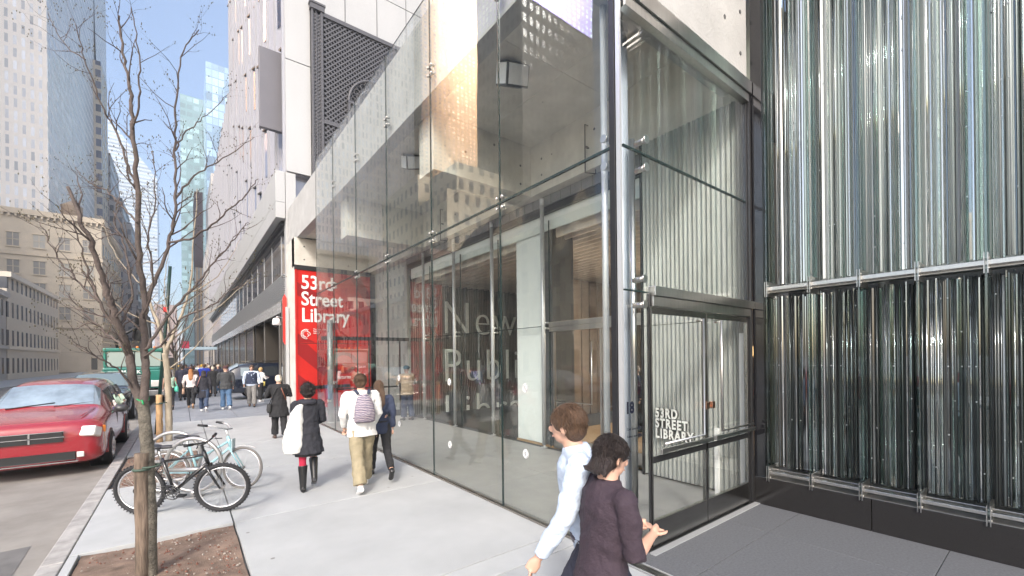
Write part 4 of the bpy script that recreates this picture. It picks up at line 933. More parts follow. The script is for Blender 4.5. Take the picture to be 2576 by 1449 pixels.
# ---------------------------------------------------------------- bicycles
def bicycle(label, loc, rz, frame_c, tyre_c, kind, lean=0):
    b = thing('bicycle', label, 'bicycle', loc, rz, 'bicycles at the racks'); b.rotation_euler = (lean, 0, rz)
    r_ = .325; wb = 1.04; fm = frame_c; RX, FX = 0, wb
    for x, st in ((RX, 0), (FX, R(14) if kind == 'mtb' else R(-16))):
        wth = .026 if kind == 'mtb' else .019; M_ = Matrix.Rotation(st, 4, 'Z')
        wo = MB().torus((0, 0, 0), r_-wth, wth, 'y', n=48, m=8)
        if kind == 'mtb':
            for k in range(48):
                a = 2*PI*k/48; 
                for s_ in (-1, 1): wo.box(-.006, .006, s_*.018-.006, s_*.018+.006, r_-.010, r_+.006, M=Matrix.Rotation(a+(.06 if s_ > 0 else 0), 4, 'Y'))
        w = wo.build('wheel', tyre_c, b); w.location = (x, 0, r_); w.rotation_euler = (0, 0, st)
        MB().torus((0, 0, 0), r_-wth*2-.008, .011, 'y', n=40, m=6).build('rim', mat('rim_silver', (.75, .75, .77), .25, .8), w)
        g = MB(); 
        for k in range(28):
            a = 2*PI*k/28; c_ = (.014 if k % 2 else -.014); a2 = a+(.5 if (k//2) % 2 else -.5)
            g.tube([(.018*math.cos(a2), c_*1.8, .018*math.sin(a2)), ((r_-wth*2-.01)*math.cos(a), 0, (r_-wth*2-.01)*math.sin(a))], .0013, n=4, caps=False)
        g.tube([(0, -.045, 0), (0, .045, 0)], .018, n=10); g.build('spokes', steel, w)
    bb = Vector((.43, 0, .29)); seat_t = Vector((.30, 0, .74 if kind == 'mtb' else .70)); head_t = Vector((.83, 0, .80)); head_b = Vector((.87, 0, .66)); ra = Vector((RX, 0, r_)); fa = Vector((FX, 0, r_))
    g = MB(); tr_ = .018
    if kind == 'mtb':
        g.tube([bb, seat_t], tr_, n=10); g.tube([head_b, bb], .023, n=10); g.tube([head_t+Vector((.01, 0, -.03)), seat_t+Vector((.01, 0, -.05))], tr_, n=10)
    else:
        g.tube([bb, seat_t], tr_, n=10); g.tube([head_b, Vector((.66, 0, .47)), bb], .021, n=10); g.tube([head_t+Vector((.02, 0, -.05)), Vector((.60, 0, .60)), Vector((.40, 0, .50))], .019, n=10)
    g.tube([head_b-Vector((-.005, 0, .02)), head_t+Vector((-.005, 0, .02))], .024, n=10)
    for s_ in (-1, 1):
        g.tube([bb+Vector((-.02, s_*.03, 0)), ra+Vector((0, s_*.06, 0))], .010, n=8); g.tube([seat_t+Vector((0, s_*.02, -.06)), ra+Vector((0, s_*.06, 0))], .009, n=8)
    g.build('frame', fm, b)
    g = MB()
    for s_ in (-1, 1): g.tube([head_b+Vector((.005, s_*.05, -.03)), Vector((.93, s_*.055, .52)), fa+Vector((0, s_*.055, 0))], [.018, .018, .012] if kind == 'mtb' else .012, n=8)
    g.tube([head_b+Vector((.005, -.06, -.03)), head_b+Vector((.005, .06, -.03))], .02, n=8); g.build('fork', fm, b)
    g = MB()
    if kind == 'mtb':
        g.tube([head_t, head_t+Vector((-.02, 0, .10)), head_t+Vector((.05, 0, .14))], .016, n=8); hc = head_t+Vector((.05, 0, .14))
        g.tube([hc+Vector((-.08, -.30, .03)), hc+Vector((-.02, -.12, .01)), hc, hc+Vector((-.02, .12, .01)), hc+Vector((-.08, .30, .03))], .012, n=8); o_ = g.build('handlebar', fm, b)
        for s_ in (-1, 1):
            g = MB(); g.tube([hc+Vector((-.05, s_*.20, .02)), hc+Vector((-.08, s_*.31, .03))], .018, n=10); g.build('grip', black, o_)
            g = MB(); g.tube([hc+Vector((-.01, s_*.17, .0)), hc+Vector((.03, s_*.26, -.02))], .007, n=6); g.build('brake_lever', black, o_)
        g = MB(); g.tube([hc+Vector((-.02, -.2, .02)), hc+Vector((.12, -.06, -.08)), Vector((.78, -.02, .62)), Vector((.5, -.02, .36))], .003, n=5); g.tube([hc+Vector((-.02, .2, .02)), hc+Vector((.14, .05, -.14)), Vector((.93, .04, .50))], .003, n=5); g.build('cable', black, b)
    else:
        hm = mat('bar_white', (.75, .75, .74), .25, .5); g.tube([head_t, head_t+Vector((-.03, 0, .13))], .014, n=8); hc = head_t+Vector((-.03, 0, .13))
        g.tube([hc+Vector((-.24, -.30, .10)), hc+Vector((-.08, -.24, .07)), hc+Vector((.05, -.08, 0)), hc, hc+Vector((.05, .08, 0)), hc+Vector((-.08, .24, .07)), hc+Vector((-.24, .30, .10))], .012, n=8); o_ = g.build('handlebar', hm, b)
        for s_ in (-1, 1): g = MB(); g.tube([hc+Vector((-.14, s_*.27, .08)), hc+Vector((-.26, s_*.305, .10))], .018, n=8); g.build('grip', black, o_)
    g = MB(); st = seat_t+Vector((-.035, 0, .12)); g.tube([seat_t-Vector((0, 0, .1)), st], .013, n=8)
    g.build('seat_post', steel, b)
    g = MB(); g.ball(st+Vector((-.06, 0, .025)), (.115, .078, .032), 14, 8); g.ball(st+Vector((.07, 0, .02)), (.11, .026, .024), 12, 8); g.build('saddle', mat('saddle', (.03, .03, .035), .4), b)
    g = MB(); g.torus(bb+Vector((0, -.05, 0)), .095, .007, 'y', n=28, m=6); g.torus(bb+Vector((0, -.045, 0)), .06, .006, 'y', n=24, m=6)
    for k in range(5): a = k*2*PI/5; g.tube([bb+Vector((0, -.05, 0)), bb+Vector((.09*math.cos(a), -.05, .09*math.sin(a)))], .006, n=5)
    g.tube([bb+Vector((0, -.07, 0)), bb+Vector((.165, -.075, -.02))], .010, n=8); g.tube([bb+Vector((0, .07, 0)), bb+Vector((-.165, .075, .02))], .010, n=8)
    g.tube([bb+Vector((0, -.07, 0)), bb+Vector((0, .07, 0))], .02, n=10); g.tube([bb+Vector((0, -.05, .09)), ra+Vector((0, -.05, .04))], .004, n=4); g.tube([bb+Vector((0, -.05, -.09)), ra+Vector((0, -.05, -.04))], .004, n=4); g.torus(ra+Vector((0, -.05, 0)), .04, .008, 'y', n=18, m=6)
    g.build('crank', mat('crank_metal', (.1, .1, .1), .35, .8), b)
    g = MB(); g.box(.60-.045, .60+.045, -.125, -.075, .26, .28) if False else None
    g = MB(); pp = bb+Vector((.165, -.115, -.02)); g.box(pp.x-.045, pp.x+.045, pp.y-.035, pp.y+.035, pp.z-.012, pp.z+.012); pp = bb+Vector((-.165, .115, .02)); g.box(pp.x-.045, pp.x+.045, pp.y-.035, pp.y+.035, pp.z-.012, pp.z+.012); g.build('pedal', black, b)
    if kind != 'mtb':
        fe = mat('fender', (.72, .72, .70), .3)
        for x, a0, a1 in ((RX, R(10), R(200)), (FX, R(60), R(190))):
            g = MB(); n = 18
            for k in range(n):
                a, c_ = a0+(a1-a0)*k/n, a0+(a1-a0)*(k+1)/n; q = r_+.022
                P_ = lambda an, y: (x+q*math.cos(an), y, r_+q*math.sin(an))
                g.face([P_(a, -.024), P_(c_, -.024), P_(c_, .024), P_(a, .024)])
            o_ = g.build('fender', fe, b); md = o_.modifiers.new('s', 'SOLIDIFY'); md.thickness = .003
        g = MB()
        for y in (-.06, 0, .06): g.tube([(-.2, y, .72), (.24, y, .72)], .005, n=6)
        for x in (-.2, -.05, .1, .24): g.tube([(x, -.07, .72), (x, .07, .72)], .005, n=6)
        for y in (-.07, .07): g.tube([(-.1, y, .72), (0, y, .33), (.1, y, .72)], .005, n=6)
        for x in (-.2, .24): g.tube([(x, -.07, .72), (x, -.07, .80), (x, .07, .80), (x, .07, .72)], .005, n=6)
        g.build('carrier', black, b)
        g = MB(); g.box(.90, .91, -.06, .06, .60, .78); g.build('basket_panel', mat('clear_plastic', (.4, .5, .52), .2), b)
    return b
blkfr = mat('bike_black', (.015, .015, .016), .25, coat=.5); tyre = mat('tyre', (.022, .022, .024), .8)
bicycle('black mountain bicycle with knobbly tyres leaning at the rack nearest the camera', (-.44, 7.42, 0), math.atan2(-.56, .83), blkfr, tyre, 'mtb', R(4))
bicycle('pale blue cruiser bicycle with white fenders behind the black one', (-.22, 8.28, 0), math.atan2(-.42, .9), mat('bike_blue', (.30, .50, .54), .3, coat=.4), mat('tyre_grey', (.16, .15, .14), .8), 'cruiser', R(-4))
# ================================================================ vehicles
def car(name, label, loc, rz, body_m, st, wheels, glassm, extra, group=None, wr=.34, cat='car', seat=True):
    """st: stations front to back (x, z_bottom, z_belt, z_top, half_width_low, half_width_belt, half_width_top)"""
    c = thing(name, label, cat, loc, rz, group)
    def sec(s_):
        x, zb, zl, zt, w0, w1, w2 = s_; h = zl-zb; e = zt-zl
        half = [(0, zb), (w0*.7, zb), (w0*.95, zb+.04*h+.01), (w0, zb+.25*h), (w1*1.01, zb+.65*h), (w1, zl-.03*h), (w1*.985, zl), (w2+(w1-w2)*.12, zl+e*.80), (w2*.90, zl+e*.955), (w2*.5, zt-.0), (0, zt+.005)]
        return half
    S = [sec(s_) for s_ in st]; n = len(S[0]); g = MB(); grid = []
    for s_, pr in zip(st, S):
        ring = [g.bm.verts.new((s_[0], y, z)) for y, z in pr]+[g.bm.verts.new((s_[0], -y, z)) for y, z in pr[-2:0:-1]]; grid.append(ring)
    N = len(grid[0])
    for A, B in zip(grid, grid[1:]):
        for k in range(N): f = g.bm.faces.new((A[k], A[(k+1) % N], B[(k+1) % N], B[k])); f.smooth = True
    g.bm.faces.new(grid[0]); g.bm.faces.new(grid[-1][::-1])
    body = g.build('body', body_m, c); sb = body.modifiers.new('s', 'SUBSURF'); sb.levels = sb.render_levels = 2
    def P_(i, u, k, v, side, off=.012):
        a = Vector((st[i][0], *S[i][k])).lerp(Vector((st[i+1][0], *S[i+1][k])), u); b = Vector((st[i][0], *S[i][k+1])).lerp(Vector((st[i+1][0], *S[i+1][k+1])), u)
        q = a.lerp(b, v); q.y *= side; t1_ = (Vector((st[i+1][0], *S[i+1][k]))-Vector((st[i][0], *S[i][k]))); t2_ = (b-a); nn = t1_.cross(t2_); 
        if nn.length < 1e-9: nn = Vector((0, 0, 1))
        nn.normalize(); nn.y *= side
        cen = Vector((q.x, 0, (st[i][1]+st[i][3])/2)); 
        if nn.dot(q-cen) < 0: nn = -nn
        return q+nn*off
    def patch(nm, m, i, u0, u1, k, v0, v1, sides=(1, -1), off=.014):
        for s_ in sides:
            g = MB(); q = [P_(i, u, k, v, s_, off) for u, v in ((u0, v0), (u1, v0), (u1, v1), (u0, v1))]
            r2 = [P_(i, u, k, v, s_, off-.02) for u, v in ((u0, v0), (u1, v0), (u1, v1), (u0, v1))]
            A = [g.bm.verts.new(p) for p in q]; B = [g.bm.verts.new(p) for p in r2]; g.bm.faces.new(A); g.bm.faces.new(B[::-1])
            for j in range(4): g.bm.faces.new((A[j], A[(j+1) % 4], B[(j+1) % 4], B[j]))
            g.build(nm, m, c)
    for x in wheels:
        for s_ in (-1, 1):
            w1 = max(s2[4] for s2 in st); g = MB()
            g.tube([(0, -.11*s_, 0), (0, -.0, 0), (0, .075*s_, 0), (0, .095*s_, 0)], [wr*.97, wr, wr, wr*.92], n=28)
            w = g.build('wheel', tyre, c); w.location = (x, s_*(w1-.09), wr)
            g = MB(); g.tube([(0, .086*s_, 0), (0, .098*s_, 0)], [wr*.68, wr*.62], n=24)
            for k in range(7): a = k*2*PI/7; g.tube([(0, .10*s_, 0), (wr*.62*math.cos(a), .096*s_, wr*.62*math.sin(a))], .022, n=5)
            g.build('hubcap', mat('alloy', (.55, .55, .56), .3, .8), w)
            g = MB(); g.torus((x, s_*(w1-.035), wr+.01), wr+.035, .035, 'y', n=24, m=6, a0=R(-8), a1=R(188)); g.build('wheel_arch', body_m if name == 'minivan' else black, c)
            g = MB(); g.tube([(x, s_*(w1-.30), wr+.02), (x, s_*(w1+.004), wr+.02)], wr+.035, n=24); g.build('wheel_well', black, c)
            w.location.y = s_*(w1-.065)
    extra(c, P_, patch)
    return c
cglass = mat('car_glass', (.03, .035, .04), .03, spec=1.0, coat=1.0); chrome = mat('chrome', (.8, .8, .8), .08, 1.0)
lampm = mat('head_lamp', (.72, .72, .68), .08, .2, coat=1.0); amber = mat('amber_lamp', (.8, .25, .03), .3); redl = mat('tail_lamp', (.5, .02, .02), .2)
# red minivan: x forward 0 = nose
RV = [(.02, .30, .74, .86, .70, .74, .52), (-.05, .22, .84, .98, .88, .90, .68), (-.20, .20, .91, 1.04, .97, .95, .79), (-.5, .20, .97, 1.09, .98, .96, .81), (-1.1, .22, 1.03, 1.16, .98, .96, .81), (-1.25, .22, 1.04, 1.20, .98, .96, .76), (-2.05, .22, 1.02, 1.66, .98, .95, .66), (-2.6, .22, 1.04, 1.74, .98, .95, .68), (-4.5, .24, 1.06, 1.72, .98, .95, .67), (-5.0, .28, 1.04, 1.60, .94, .92, .64), (-5.12, .40, .96, 1.1, .84, .84, .6)]
def ex_van(c, P_, patch):
    for k in (7, 8, 9): patch('windscreen', mat('windscreen', (.24, .30, .35), .04, spec=1.0, coat=1.0, noise=.5, nscale=1.6), 5, .06, .93, k, 0, 1)
    for i, u0, u1 in ((6, .15, .95), (7, .03, .47), (7, .52, .97), (8, .05, .6)): patch('side_window', cglass, i, u0, u1, 6, .12, .86)
    for s_ in (1, -1):
        M_ = Matrix.Translation((-.10, s_*.70, .80)) @ Matrix.Rotation(R(-24*s_), 4, 'Z') @ Matrix.Rotation(R(-18), 4, 'Y')
        g = MB(); g.box(-.12, .105, -.24, .21, -.10, .10, M=M_); o = g.build('headlight', lampm, c, bevel=.035)
        g = MB(); g.tube([M_ @ Vector((.085, -.08, 0)), M_ @ Vector((.103, -.08, 0))], .06, n=14); g.tube([M_ @ Vector((.085, .07, 0)), M_ @ Vector((.103, .07, 0))], .055, n=14); g.build('lamp_bowl', chrome, o)
        M2 = Matrix.Translation((-.24, s_*.905, .81)) @ Matrix.Rotation(R(-55*s_), 4, 'Z'); g = MB(); g.box(-.05, .05, -.06, .06, -.06, .075, M=M2); g.build('indicator', amber, c, bevel=.02)
    g = MB(); g.box(.0, .045, -.42, .42, .66, .84); g.box(.02, .055, -.44, .44, .742, .756, mi=1); g.box(.02, .055, -.44, .44, .84, .852, mi=1); g.box(.02, .055, -.012, .012, .66, .84, mi=1); g.box(-.02, .04, -.58, .58, .32, .46); g.build('grille', [black, chrome], c)
    g = MB(); g.box(-.02, .05, -.62, .62, .275, .29); g.build('bumper_trim', chrome, c)
    for s_ in (1, -1):
        g = MB(); g.ball((-1.62, s_*1.08, 1.08), (.10, .13, .085), 12, 8); g.box(-1.66, -1.56, s_*.95-.03, s_*1.02+.03, 1.03, 1.07); g.build('wing_mirror', mat('mirror_case', (.05, .05, .052), .35), c)
    g = MB(); g.tube([(-1.24, -.55, 1.22), (-1.36, .1, 1.29)], .012); g.tube([(-1.24, .1, 1.22), (-1.38, .65, 1.27)], .012); g.build('wiper', black, c)
    g = MB(); g.tube([(-.3, .62, 1.085), (-1.1, .72, 1.165)], .008, n=5); g.tube([(-.3, -.62, 1.085), (-1.1, -.72, 1.165)], .008, n=5); g.build('hood_crease', MATS['red_car_paint'], c)
    g = MB(); g.box(.03, .05, -.70, -.60, .35, .45); g.box(.03, .05, .60, .70, .35, .45); g.build('fog_lamp', lampm, c, bevel=.01)
    g = MB()
    for s_ in (1, -1): g.box(-3.5, -3.485, s_*.953-.012, s_*.953+.012, .35, 1.0); g.box(-2.25, -2.235, s_*.953-.012, s_*.953+.012, .35, 1.0); g.box(-2.75, -2.6, s_*.965-.01, s_*.965+.015, .92, .95, mi=0)
    g.build('door_seam', black, c)
def plate_(c): pass
car('minivan', 'red minivan parked at the kerb facing the camera', (-2.17, 11.3, GZ), -PI/2, mat('red_car_paint', (.27, .014, .022), .22, coat=1.0), RV, (-.95, -3.95), cglass, ex_van)
# black pickup behind
PK = [(0, .42, .88, 1.0, .70, .74, .62), (-.12, .36, .98, 1.12, .92, .92, .80), (-.6, .34, 1.04, 1.17, 1.0, .98, .86), (-1.35, .34, 1.10, 1.22, 1.0, .98, .86), (-1.5, .34, 1.12, 1.28, 1.0, .98, .80), (-2.15, .34, 1.16, 1.78, 1.0, .98, .70), (-3.6, .36, 1.18, 1.84, 1.0, .98, .72), (-3.85, .36, 1.18, 1.80, 1.0, .98, .70), (-3.95, .38, 1.12, 1.22, 1.0, .98, .92), (-5.6, .40, 1.12, 1.2, 1.0, .98, .92), (-5.7, .5, 1.0, 1.1, .95, .95, .9)]
def ex_pk(c, P_, patch):
    for k in (7, 8, 9): patch('windscreen', mat('windscreen_dark', (.12, .16, .17), .04, spec=1.0, coat=1.0), 4, .06, .93, k, 0, 1)
    for i, u0, u1 in ((5, .1, .48), (5, .53, .95)): patch('side_window', cglass, i, u0, u1, 6, .1, .86)
    g = MB(); g.box(.0, .06, -.56, .56, .60, .98)
    for k in range(5):
        for j in range(12): g.box(.06, .075, -.52+j*.088, -.46+j*.088, .62+k*.055, .65+k*.055, mi=1)
    g.build('grille', [black, mat('grille_bar', (.2, .2, .2), .3, .8)], c)
    g = MB(); g.box(-.05, .12, -.92, .92, .40, .55); g.box(.0, .13, -.8, .8, .44, .46, mi=1); g.build('bumper', [mat('bumper_dark', (.05, .05, .055), .3), chrome], c, bevel=.02)
    for s_ in (1, -1):
        g = MB(); g.box(-.10, .04, s_*.74-.13, s_*.74+.13, .70, .90); g.build('headlight', lampm, c, bevel=.03)
        g = MB(); g.ball((-1.85, s_*1.16, 1.25), (.08, .13, .11), 10, 8); g.tube([(-1.85, s_*.95, 1.2), (-1.85, s_*1.1, 1.22)], .03); g.build('wing_mirror', black, c)
    text('grille_lettering', 'RAM', .13, white, c, (.085, -.16, .86), (PI/2, 0, PI/2), extrude=.004, offset=.003)
car('pickup_truck', 'black pickup truck parked behind the red minivan', (-2.45, 20.4, GZ-.1), -PI/2, mat('black_car_paint', (.018, .02, .022), .18, coat=1.0), PK, (-1.0, -4.6), cglass, ex_pk, wr=.39, cat='pickup')
# green crane truck
tk = thing('crane_truck', 'green work truck with black crane boom behind the pickup', 'truck', (-1.85, 26.4, GZ+.1), 0)
tg = mat('truck_green', (.012, .16, .12), .3, coat=.6, noise=.1, nscale=3)
g = MB(); g.box(-1.05, 1.05, 0, 1.5, .75, 1.62); g.box(-1.0, 1.0, .15, 1.5, 1.62, 1.72); g.build('hood', tg, tk, bevel=.08)
g = MB(); g.box(-1.15, 1.15, 1.5, 3.1, .7, 1.75); g.box(-1.13, -1.0, 1.52, 3.1, 1.75, 2.55); g.box(1.0, 1.13, 1.52, 3.1, 1.75, 2.55); g.box(-1.14, 1.14, 1.5, 3.1, 2.5, 2.68); g.build('cab', tg, tk, bevel=.05)
g = MB(); g.box(-1.0, -.02, 1.56, 1.59, 1.78, 2.49); g.box(.02, 1.0, 1.56, 1.59, 1.78, 2.49); g.build('windscreen', mat('truck_glass', (.30, .36, .34), .05, coat=1), tk)
g = MB(); g.box(-.62, .62, -.05, .02, .72, 1.42)
for k in range(9): g.box(-.6, .6, -.07, -.05, .78+k*.07, .80+k*.07, mi=1)
g.build('grille', [black, mat('grille_light', (.6, .6, .58), .3, .5)], tk)
text('grille_lettering', 'MACK', .21, white, tk, (-.36, -.03, 1.47), FACE_Y, extrude=.01, offset=.004, space=1.25)
g = MB(); g.box(-1.2, 1.2, -.25, -.05, .40, .66); g.build('bumper', steel, tk, bevel=.02)
for x in (-.5, -.2, .1, .4, .75):
    g = MB(); g.ball((x, 1.62, 2.72), (.06, .05, .06), 8, 6); g.build('roof_lamp', mat('lamp_orange', (.85, .25, .05), .3), tk)
for s_ in (1, -1):
    g = MB(); g.tube([(s_*1.15, 1.6, 2.3), (s_*1.42, 1.5, 2.3)], .02); g.box(s_*1.42-.1, s_*1.42+.1, 1.46, 1.52, 1.65, 2.2); g.build('wing_mirror', black, tk)
    g = MB(); g.box(s_*.83-.16, s_*.83+.16, -.04, .05, .82, 1.12); g.build('headlight', lampm, tk, bevel=.03)
    for y in (.8, 6.0, 7.2):
        g = MB(); g.tube([(s_*.82, y, .5), (s_*1.12, y, .5)], .5, n=24); w_ = g.build('wheel', tyre, tk)
        g = MB(); g.tube([(s_*1.12, y, .5), (s_*1.15, y, .5)], .25, n=16); g.build('hub', white, w_)
g = MB(); g.box(-1.2, 1.2, 3.3, 8.6, .8, 1.3); g.box(-1.15, 1.15, 3.25, 3.4, 1.3, 2.4); g.build('bed', mat('bed_black', (.02, .02, .02), .5), tk)
g = MB(); g.box(-.35, .35, 3.5, 4.2, 1.3, 3.1); g.tube([(-.0, 3.8, 3.0), (.3, 4.2, 4.2), (.1, 4.6, 4.75), (-.2, 5.2, 3.3)], [.22, .25, .22, .15], n=8); g.tube([(-.45, 3.6, 1.3), (-.5, 3.6, 3.4)], .13, n=10); g.tube([(.55, 3.7, 1.3), (.4, 3.9, 4.4)], .10, n=8); g.tube([(.1, 3.5, 3.9), (-.9, 3.7, 3.2), (-.8, 3.8, 2.6)], .07, n=8); g.build('crane_boom', mat('crane_black', (.012, .012, .012), .5), tk)
# ladder frame on a neighbouring lorry
# black SUV crossing the dark sidewalk into the garage
SV = [(0, .36, .90, 1.02, .74, .80, .66), (-.15, .30, .98, 1.12, .94, .94, .80), (-1.2, .30, 1.06, 1.20, 1.0, .98, .84), (-1.35, .30, 1.08, 1.28, 1.0, .98, .80), (-1.95, .30, 1.12, 1.80, 1.0, .98, .72), (-3.0, .30, 1.14, 1.90, 1.0, .98, .76), (-4.7, .32, 1.14, 1.90, 1.0, .98, .76), (-5.2, .34, 1.10, 1.55, .98, .96, .72), (-5.32, .44, .98, 1.12, .92, .92, .7)]
def ex_sv(c, P_, patch):
    for k in (7, 8, 9): patch('windscreen', cglass, 3, .06, .93, k, 0, 1)
    for k in (7, 8, 9): patch('rear_window', mat('rear_glass', (.22, .27, .30), .05, coat=1), 6, .15, .9, k, 0, 1)
    for i, u0, u1 in ((4, .15, .95), (5, .02, .36), (5, .40, .72)): patch('side_window', cglass, i, u0, u1, 6, .1, .86)
    patch('quarter_window', mat('rear_glass', (.22, .27, .30), .05), 5, .77, .99, 6, .12, .80)
    patch('tail_light', redl, 6, .55, .95, 4, .2, 1.0)
    g = MB()
    for s_ in (1, -1): g.box(-4.6, -1.9, s_*.72-.02, s_*.72+.02, 1.93, 1.96); g.box(-4.6, -.8, s_*1.01-.01, s_*1.01+.01, .62, .65)
    g.build('trim', chrome, c)
    g = MB()
    for x in (-2.2, -3.3):
        for s_ in (1, -1): g.box(x-.10, x+.10, s_*.99-.01, s_*.99+.03, 1.0, 1.03)
    g.build('door_handle', chrome, c)
car('suv', 'large black SUV crossing the dark paving towards the garage', (7.0, 26.2, 0), 0, mat('suv_paint', (.012, .016, .028), .15, coat=1.0), SV, (-.95, -4.1), cglass, ex_sv, wr=.38, cat='SUV')
# sedan in the garage mouth
def ex_sd(c, P_, patch):
    for k in (7, 8, 9): patch('windscreen', mat('windscreen_dark', (.12, .16, .17), .04), 3, .06, .93, k, 0, 1)
SD = [(0, .3, .66, .74, .7, .72, .6), (-.2, .24, .74, .84, .88, .88, .7), (-1.2, .22, .86, .96, .92, .9, .76), (-1.3, .22, .88, 1.0, .92, .9, .72), (-2.1, .22, .92, 1.40, .92, .9, .6), (-3.3, .22, .94, 1.42, .92, .9, .6), (-4.1, .26, .94, 1.05, .92, .9, .7), (-4.7, .3, .9, .98, .85, .85, .7)]
car('sedan', 'black sedan parked in the garage mouth behind the blond woman', (5.6, 20.9, 0), R(180), MATS['suv_paint'], SD, (-.9, -3.7), cglass, ex_sd, wr=.32)
# yellow taxis at the avenue
yl = mat('taxi_yellow', (.85, .50, .03), .3, coat=.5)
def ex_tx(c, P_, patch):
    for k in (7, 8, 9): patch('windscreen', cglass, 3, .06, .93, k, 0, 1)
    for i, u0, u1 in ((4, .05, .48), (4, .52, .95)): patch('side_window', cglass, i, u0, u1, 6, .1, .86)
    g = MB(); g.box(-2.9, -2.7, -.35, .35, 1.42, 1.60); g.build('roof_sign', white, c)
tx = []
for x, y, l_ in ((1.0, 128, 'yellow taxi crossing the avenue beyond the crowd, left one'), (7.5, 131, 'yellow taxi crossing the avenue beyond the crowd, right one'), (-5.2, 90, 'yellow taxi driving on the road far behind the green truck')):
    o = car('taxi', l_, (x, y, GZ), 0 if y > 100 else PI/2, yl, SD, (-.9, -3.7), cglass, ex_tx, 'yellow taxis', wr=.32)
for k, (y, c, l_) in enumerate(((36, (.25, .26, .28), 'grey parked car beyond the green truck'), (43, (.04, .05, .08), 'dark blue parked car farther along the kerb'), (50, (.5, .5, .5), 'silver parked car far along the kerb'))):
    car('parked_car', l_, (-2.3, y, GZ), -PI/2, mat('car_paint_%d' % k, c, .25, coat=.8), SD, (-.9, -3.7), cglass, ex_sd, 'cars parked along the kerb', wr=.32)
for k, (y, c, l_) in enumerate(((7, (.30, .02, .02), 'dark red car parked across the road'), (14, (.03, .03, .035), 'black car parked across the road'), (21, (.4, .42, .45), 'silver car parked across the road'))):
    car('parked_car', l_, (-10.4, y, GZ), PI/2, mat('far_paint_%d' % k, c, .25, coat=.8), SD, (-.9, -3.7), cglass, ex_sd, 'cars parked across the road', wr=.32)
# sidewalk canopy beyond the SUV
cn = thing('sidewalk_canopy', 'pale blue scaffold canopy over the far sidewalk', 'canopy', (.2, 62, 0))
g = MB(); g.box(-.2, 3.1, 0, 14, 3.5, 3.62); g.box(-.25, -.1, 0, 14, 3.3, 3.9); g.box(-.2, 3.1, -.1, .1, 3.3, 3.65); g.build('deck', mat('canopy_blue', (.35, .45, .52), .5), cn)
for x in (0, 2.9):
    for y in (.2, 4.6, 9, 13.6):
        g = MB(); g.tube([(x, y, 0), (x, y, 3.4)], .05, n=8); g.build('post', steel_dark, cn)
g = MB()
for k in range(8): g.box(.1+k*.38, .28+k*.38, -.12, -.06, 3.65, 3.75)
g.build('clamp', black, cn)
b_ = thing('street_banner', 'small dark red banner hanging from a lamp post over the crowd', 'banner', (.1, 56, 0)); g = MB(); g.tube([(-.3, 0, 0), (-.3, 0, 4.4)], .06, n=8); g.tube([(-.3, 0, 4.1), (.5, 0, 4.1)], .02); g.build('pole', steel_dark, b_)
box('cloth', mat('banner_red', (.35, .03, .06), .8), b_, -.2, .5, -.01, .01, 3.3, 4.05)
# garage details
sl = thing('security_lamp', 'white domed security camera on an arm at the garage corner', 'camera', (3.45, 19.75, 3.72)); g = MB(); g.tube([(0, 0, 0), (-.38, -.02, .05), (-.38, -.02, -.03)], .022, n=8); g.box(-.02, .02, -.06, .06, -.08, .08); g.build('arm', steel, sl)
g = MB(); g.rings([(-.30, -.38, -.02, .11, .11), (-.28, -.38, -.02, .17, .17), (-.04, -.38, -.02, .13, .13), (-.0, -.38, -.02, .06, .06)], n=20); o = g.build('housing', white, sl)
g = MB(); g.ball((-.38, -.02, -.31), (.09, .09, .09), 12, 8); g.build('dome', blackgloss, o)
pk_ = thing('parking_sign', 'grey box sign with orange P over the garage entrance', 'sign', (3.95, 22.1, 2.62)); box('box', mat('park_grey', (.13, .12, .11), .4), pk_, -.2, 1.25, 0, .35, 0, .72, bevel=.02)
box('logo', mat('park_orange', (.85, .22, .05), .5), pk_, -.12, .18, -.015, -.005, .18, .55)
text('lettering', 'Park', .38, white, pk_, (.24, -.015, .22), FACE_Y, extrude=.005, offset=.006)
bd = thing('notice_board', 'black standing board with white and orange lines of text by the garage', 'sign', (3.75, 23.4, 0)); g = MB(); g.box(0, 1.05, 0, .05, .75, 2.15); g.box(.05, .1, .0, .06, 0, .75); g.box(.95, 1.0, 0, .06, 0, .75); g.build('board', blackgloss, bd)
for k, (s_, m_) in enumerate((('PARKING GARAGE', white), ('MAX CLEARANCE', white), ('6 FT 8 IN', white), ('24 HOURS', mat('orange_ink', (.8, .35, .05), .6)))): text('lettering', s_, .125, m_, bd, (.52, -.005, 1.92-k*.22), FACE_Y, extrude=.002, align='CENTER')
el = thing('exit_label', 'small white lettered plate on the dark garage wall', 'sign', (4.9, 21.6, 2.05)); box('plate', dgm, el, 0, .6, 0, .02, 0, .25); text('lettering', 'Entrance', .12, white, el, (.05, -.005, .07), FACE_Y, extrude=.002)
po = thing('steel_post', 'slim steel post with red rear face beside the red sign', 'post', (3.31, 18.9, 0)); g = MB(); g.box(-.05, .06, -.05, .05, .06, 4.1); g.tube([(0, 0, 0), (0, 0, .06)], .08, n=12); g.build('post', steel_dull, po)
rb_ = thing('red_banner', 'narrow rounded red banner hung on the steel edge of the garage', 'banner', (3.22, 19.2, 2.6)); g = MB(); g.prism([(0, 0, .15), (.07, 0, 0), (.14, 0, .15), (.14, 0, 1.9), (.07, 0, 2.05), (0, 0, 1.9)], (0, .05, 0)); g.build('panel', mat('banner_bright', (.7, .04, .03), .4), rb_)
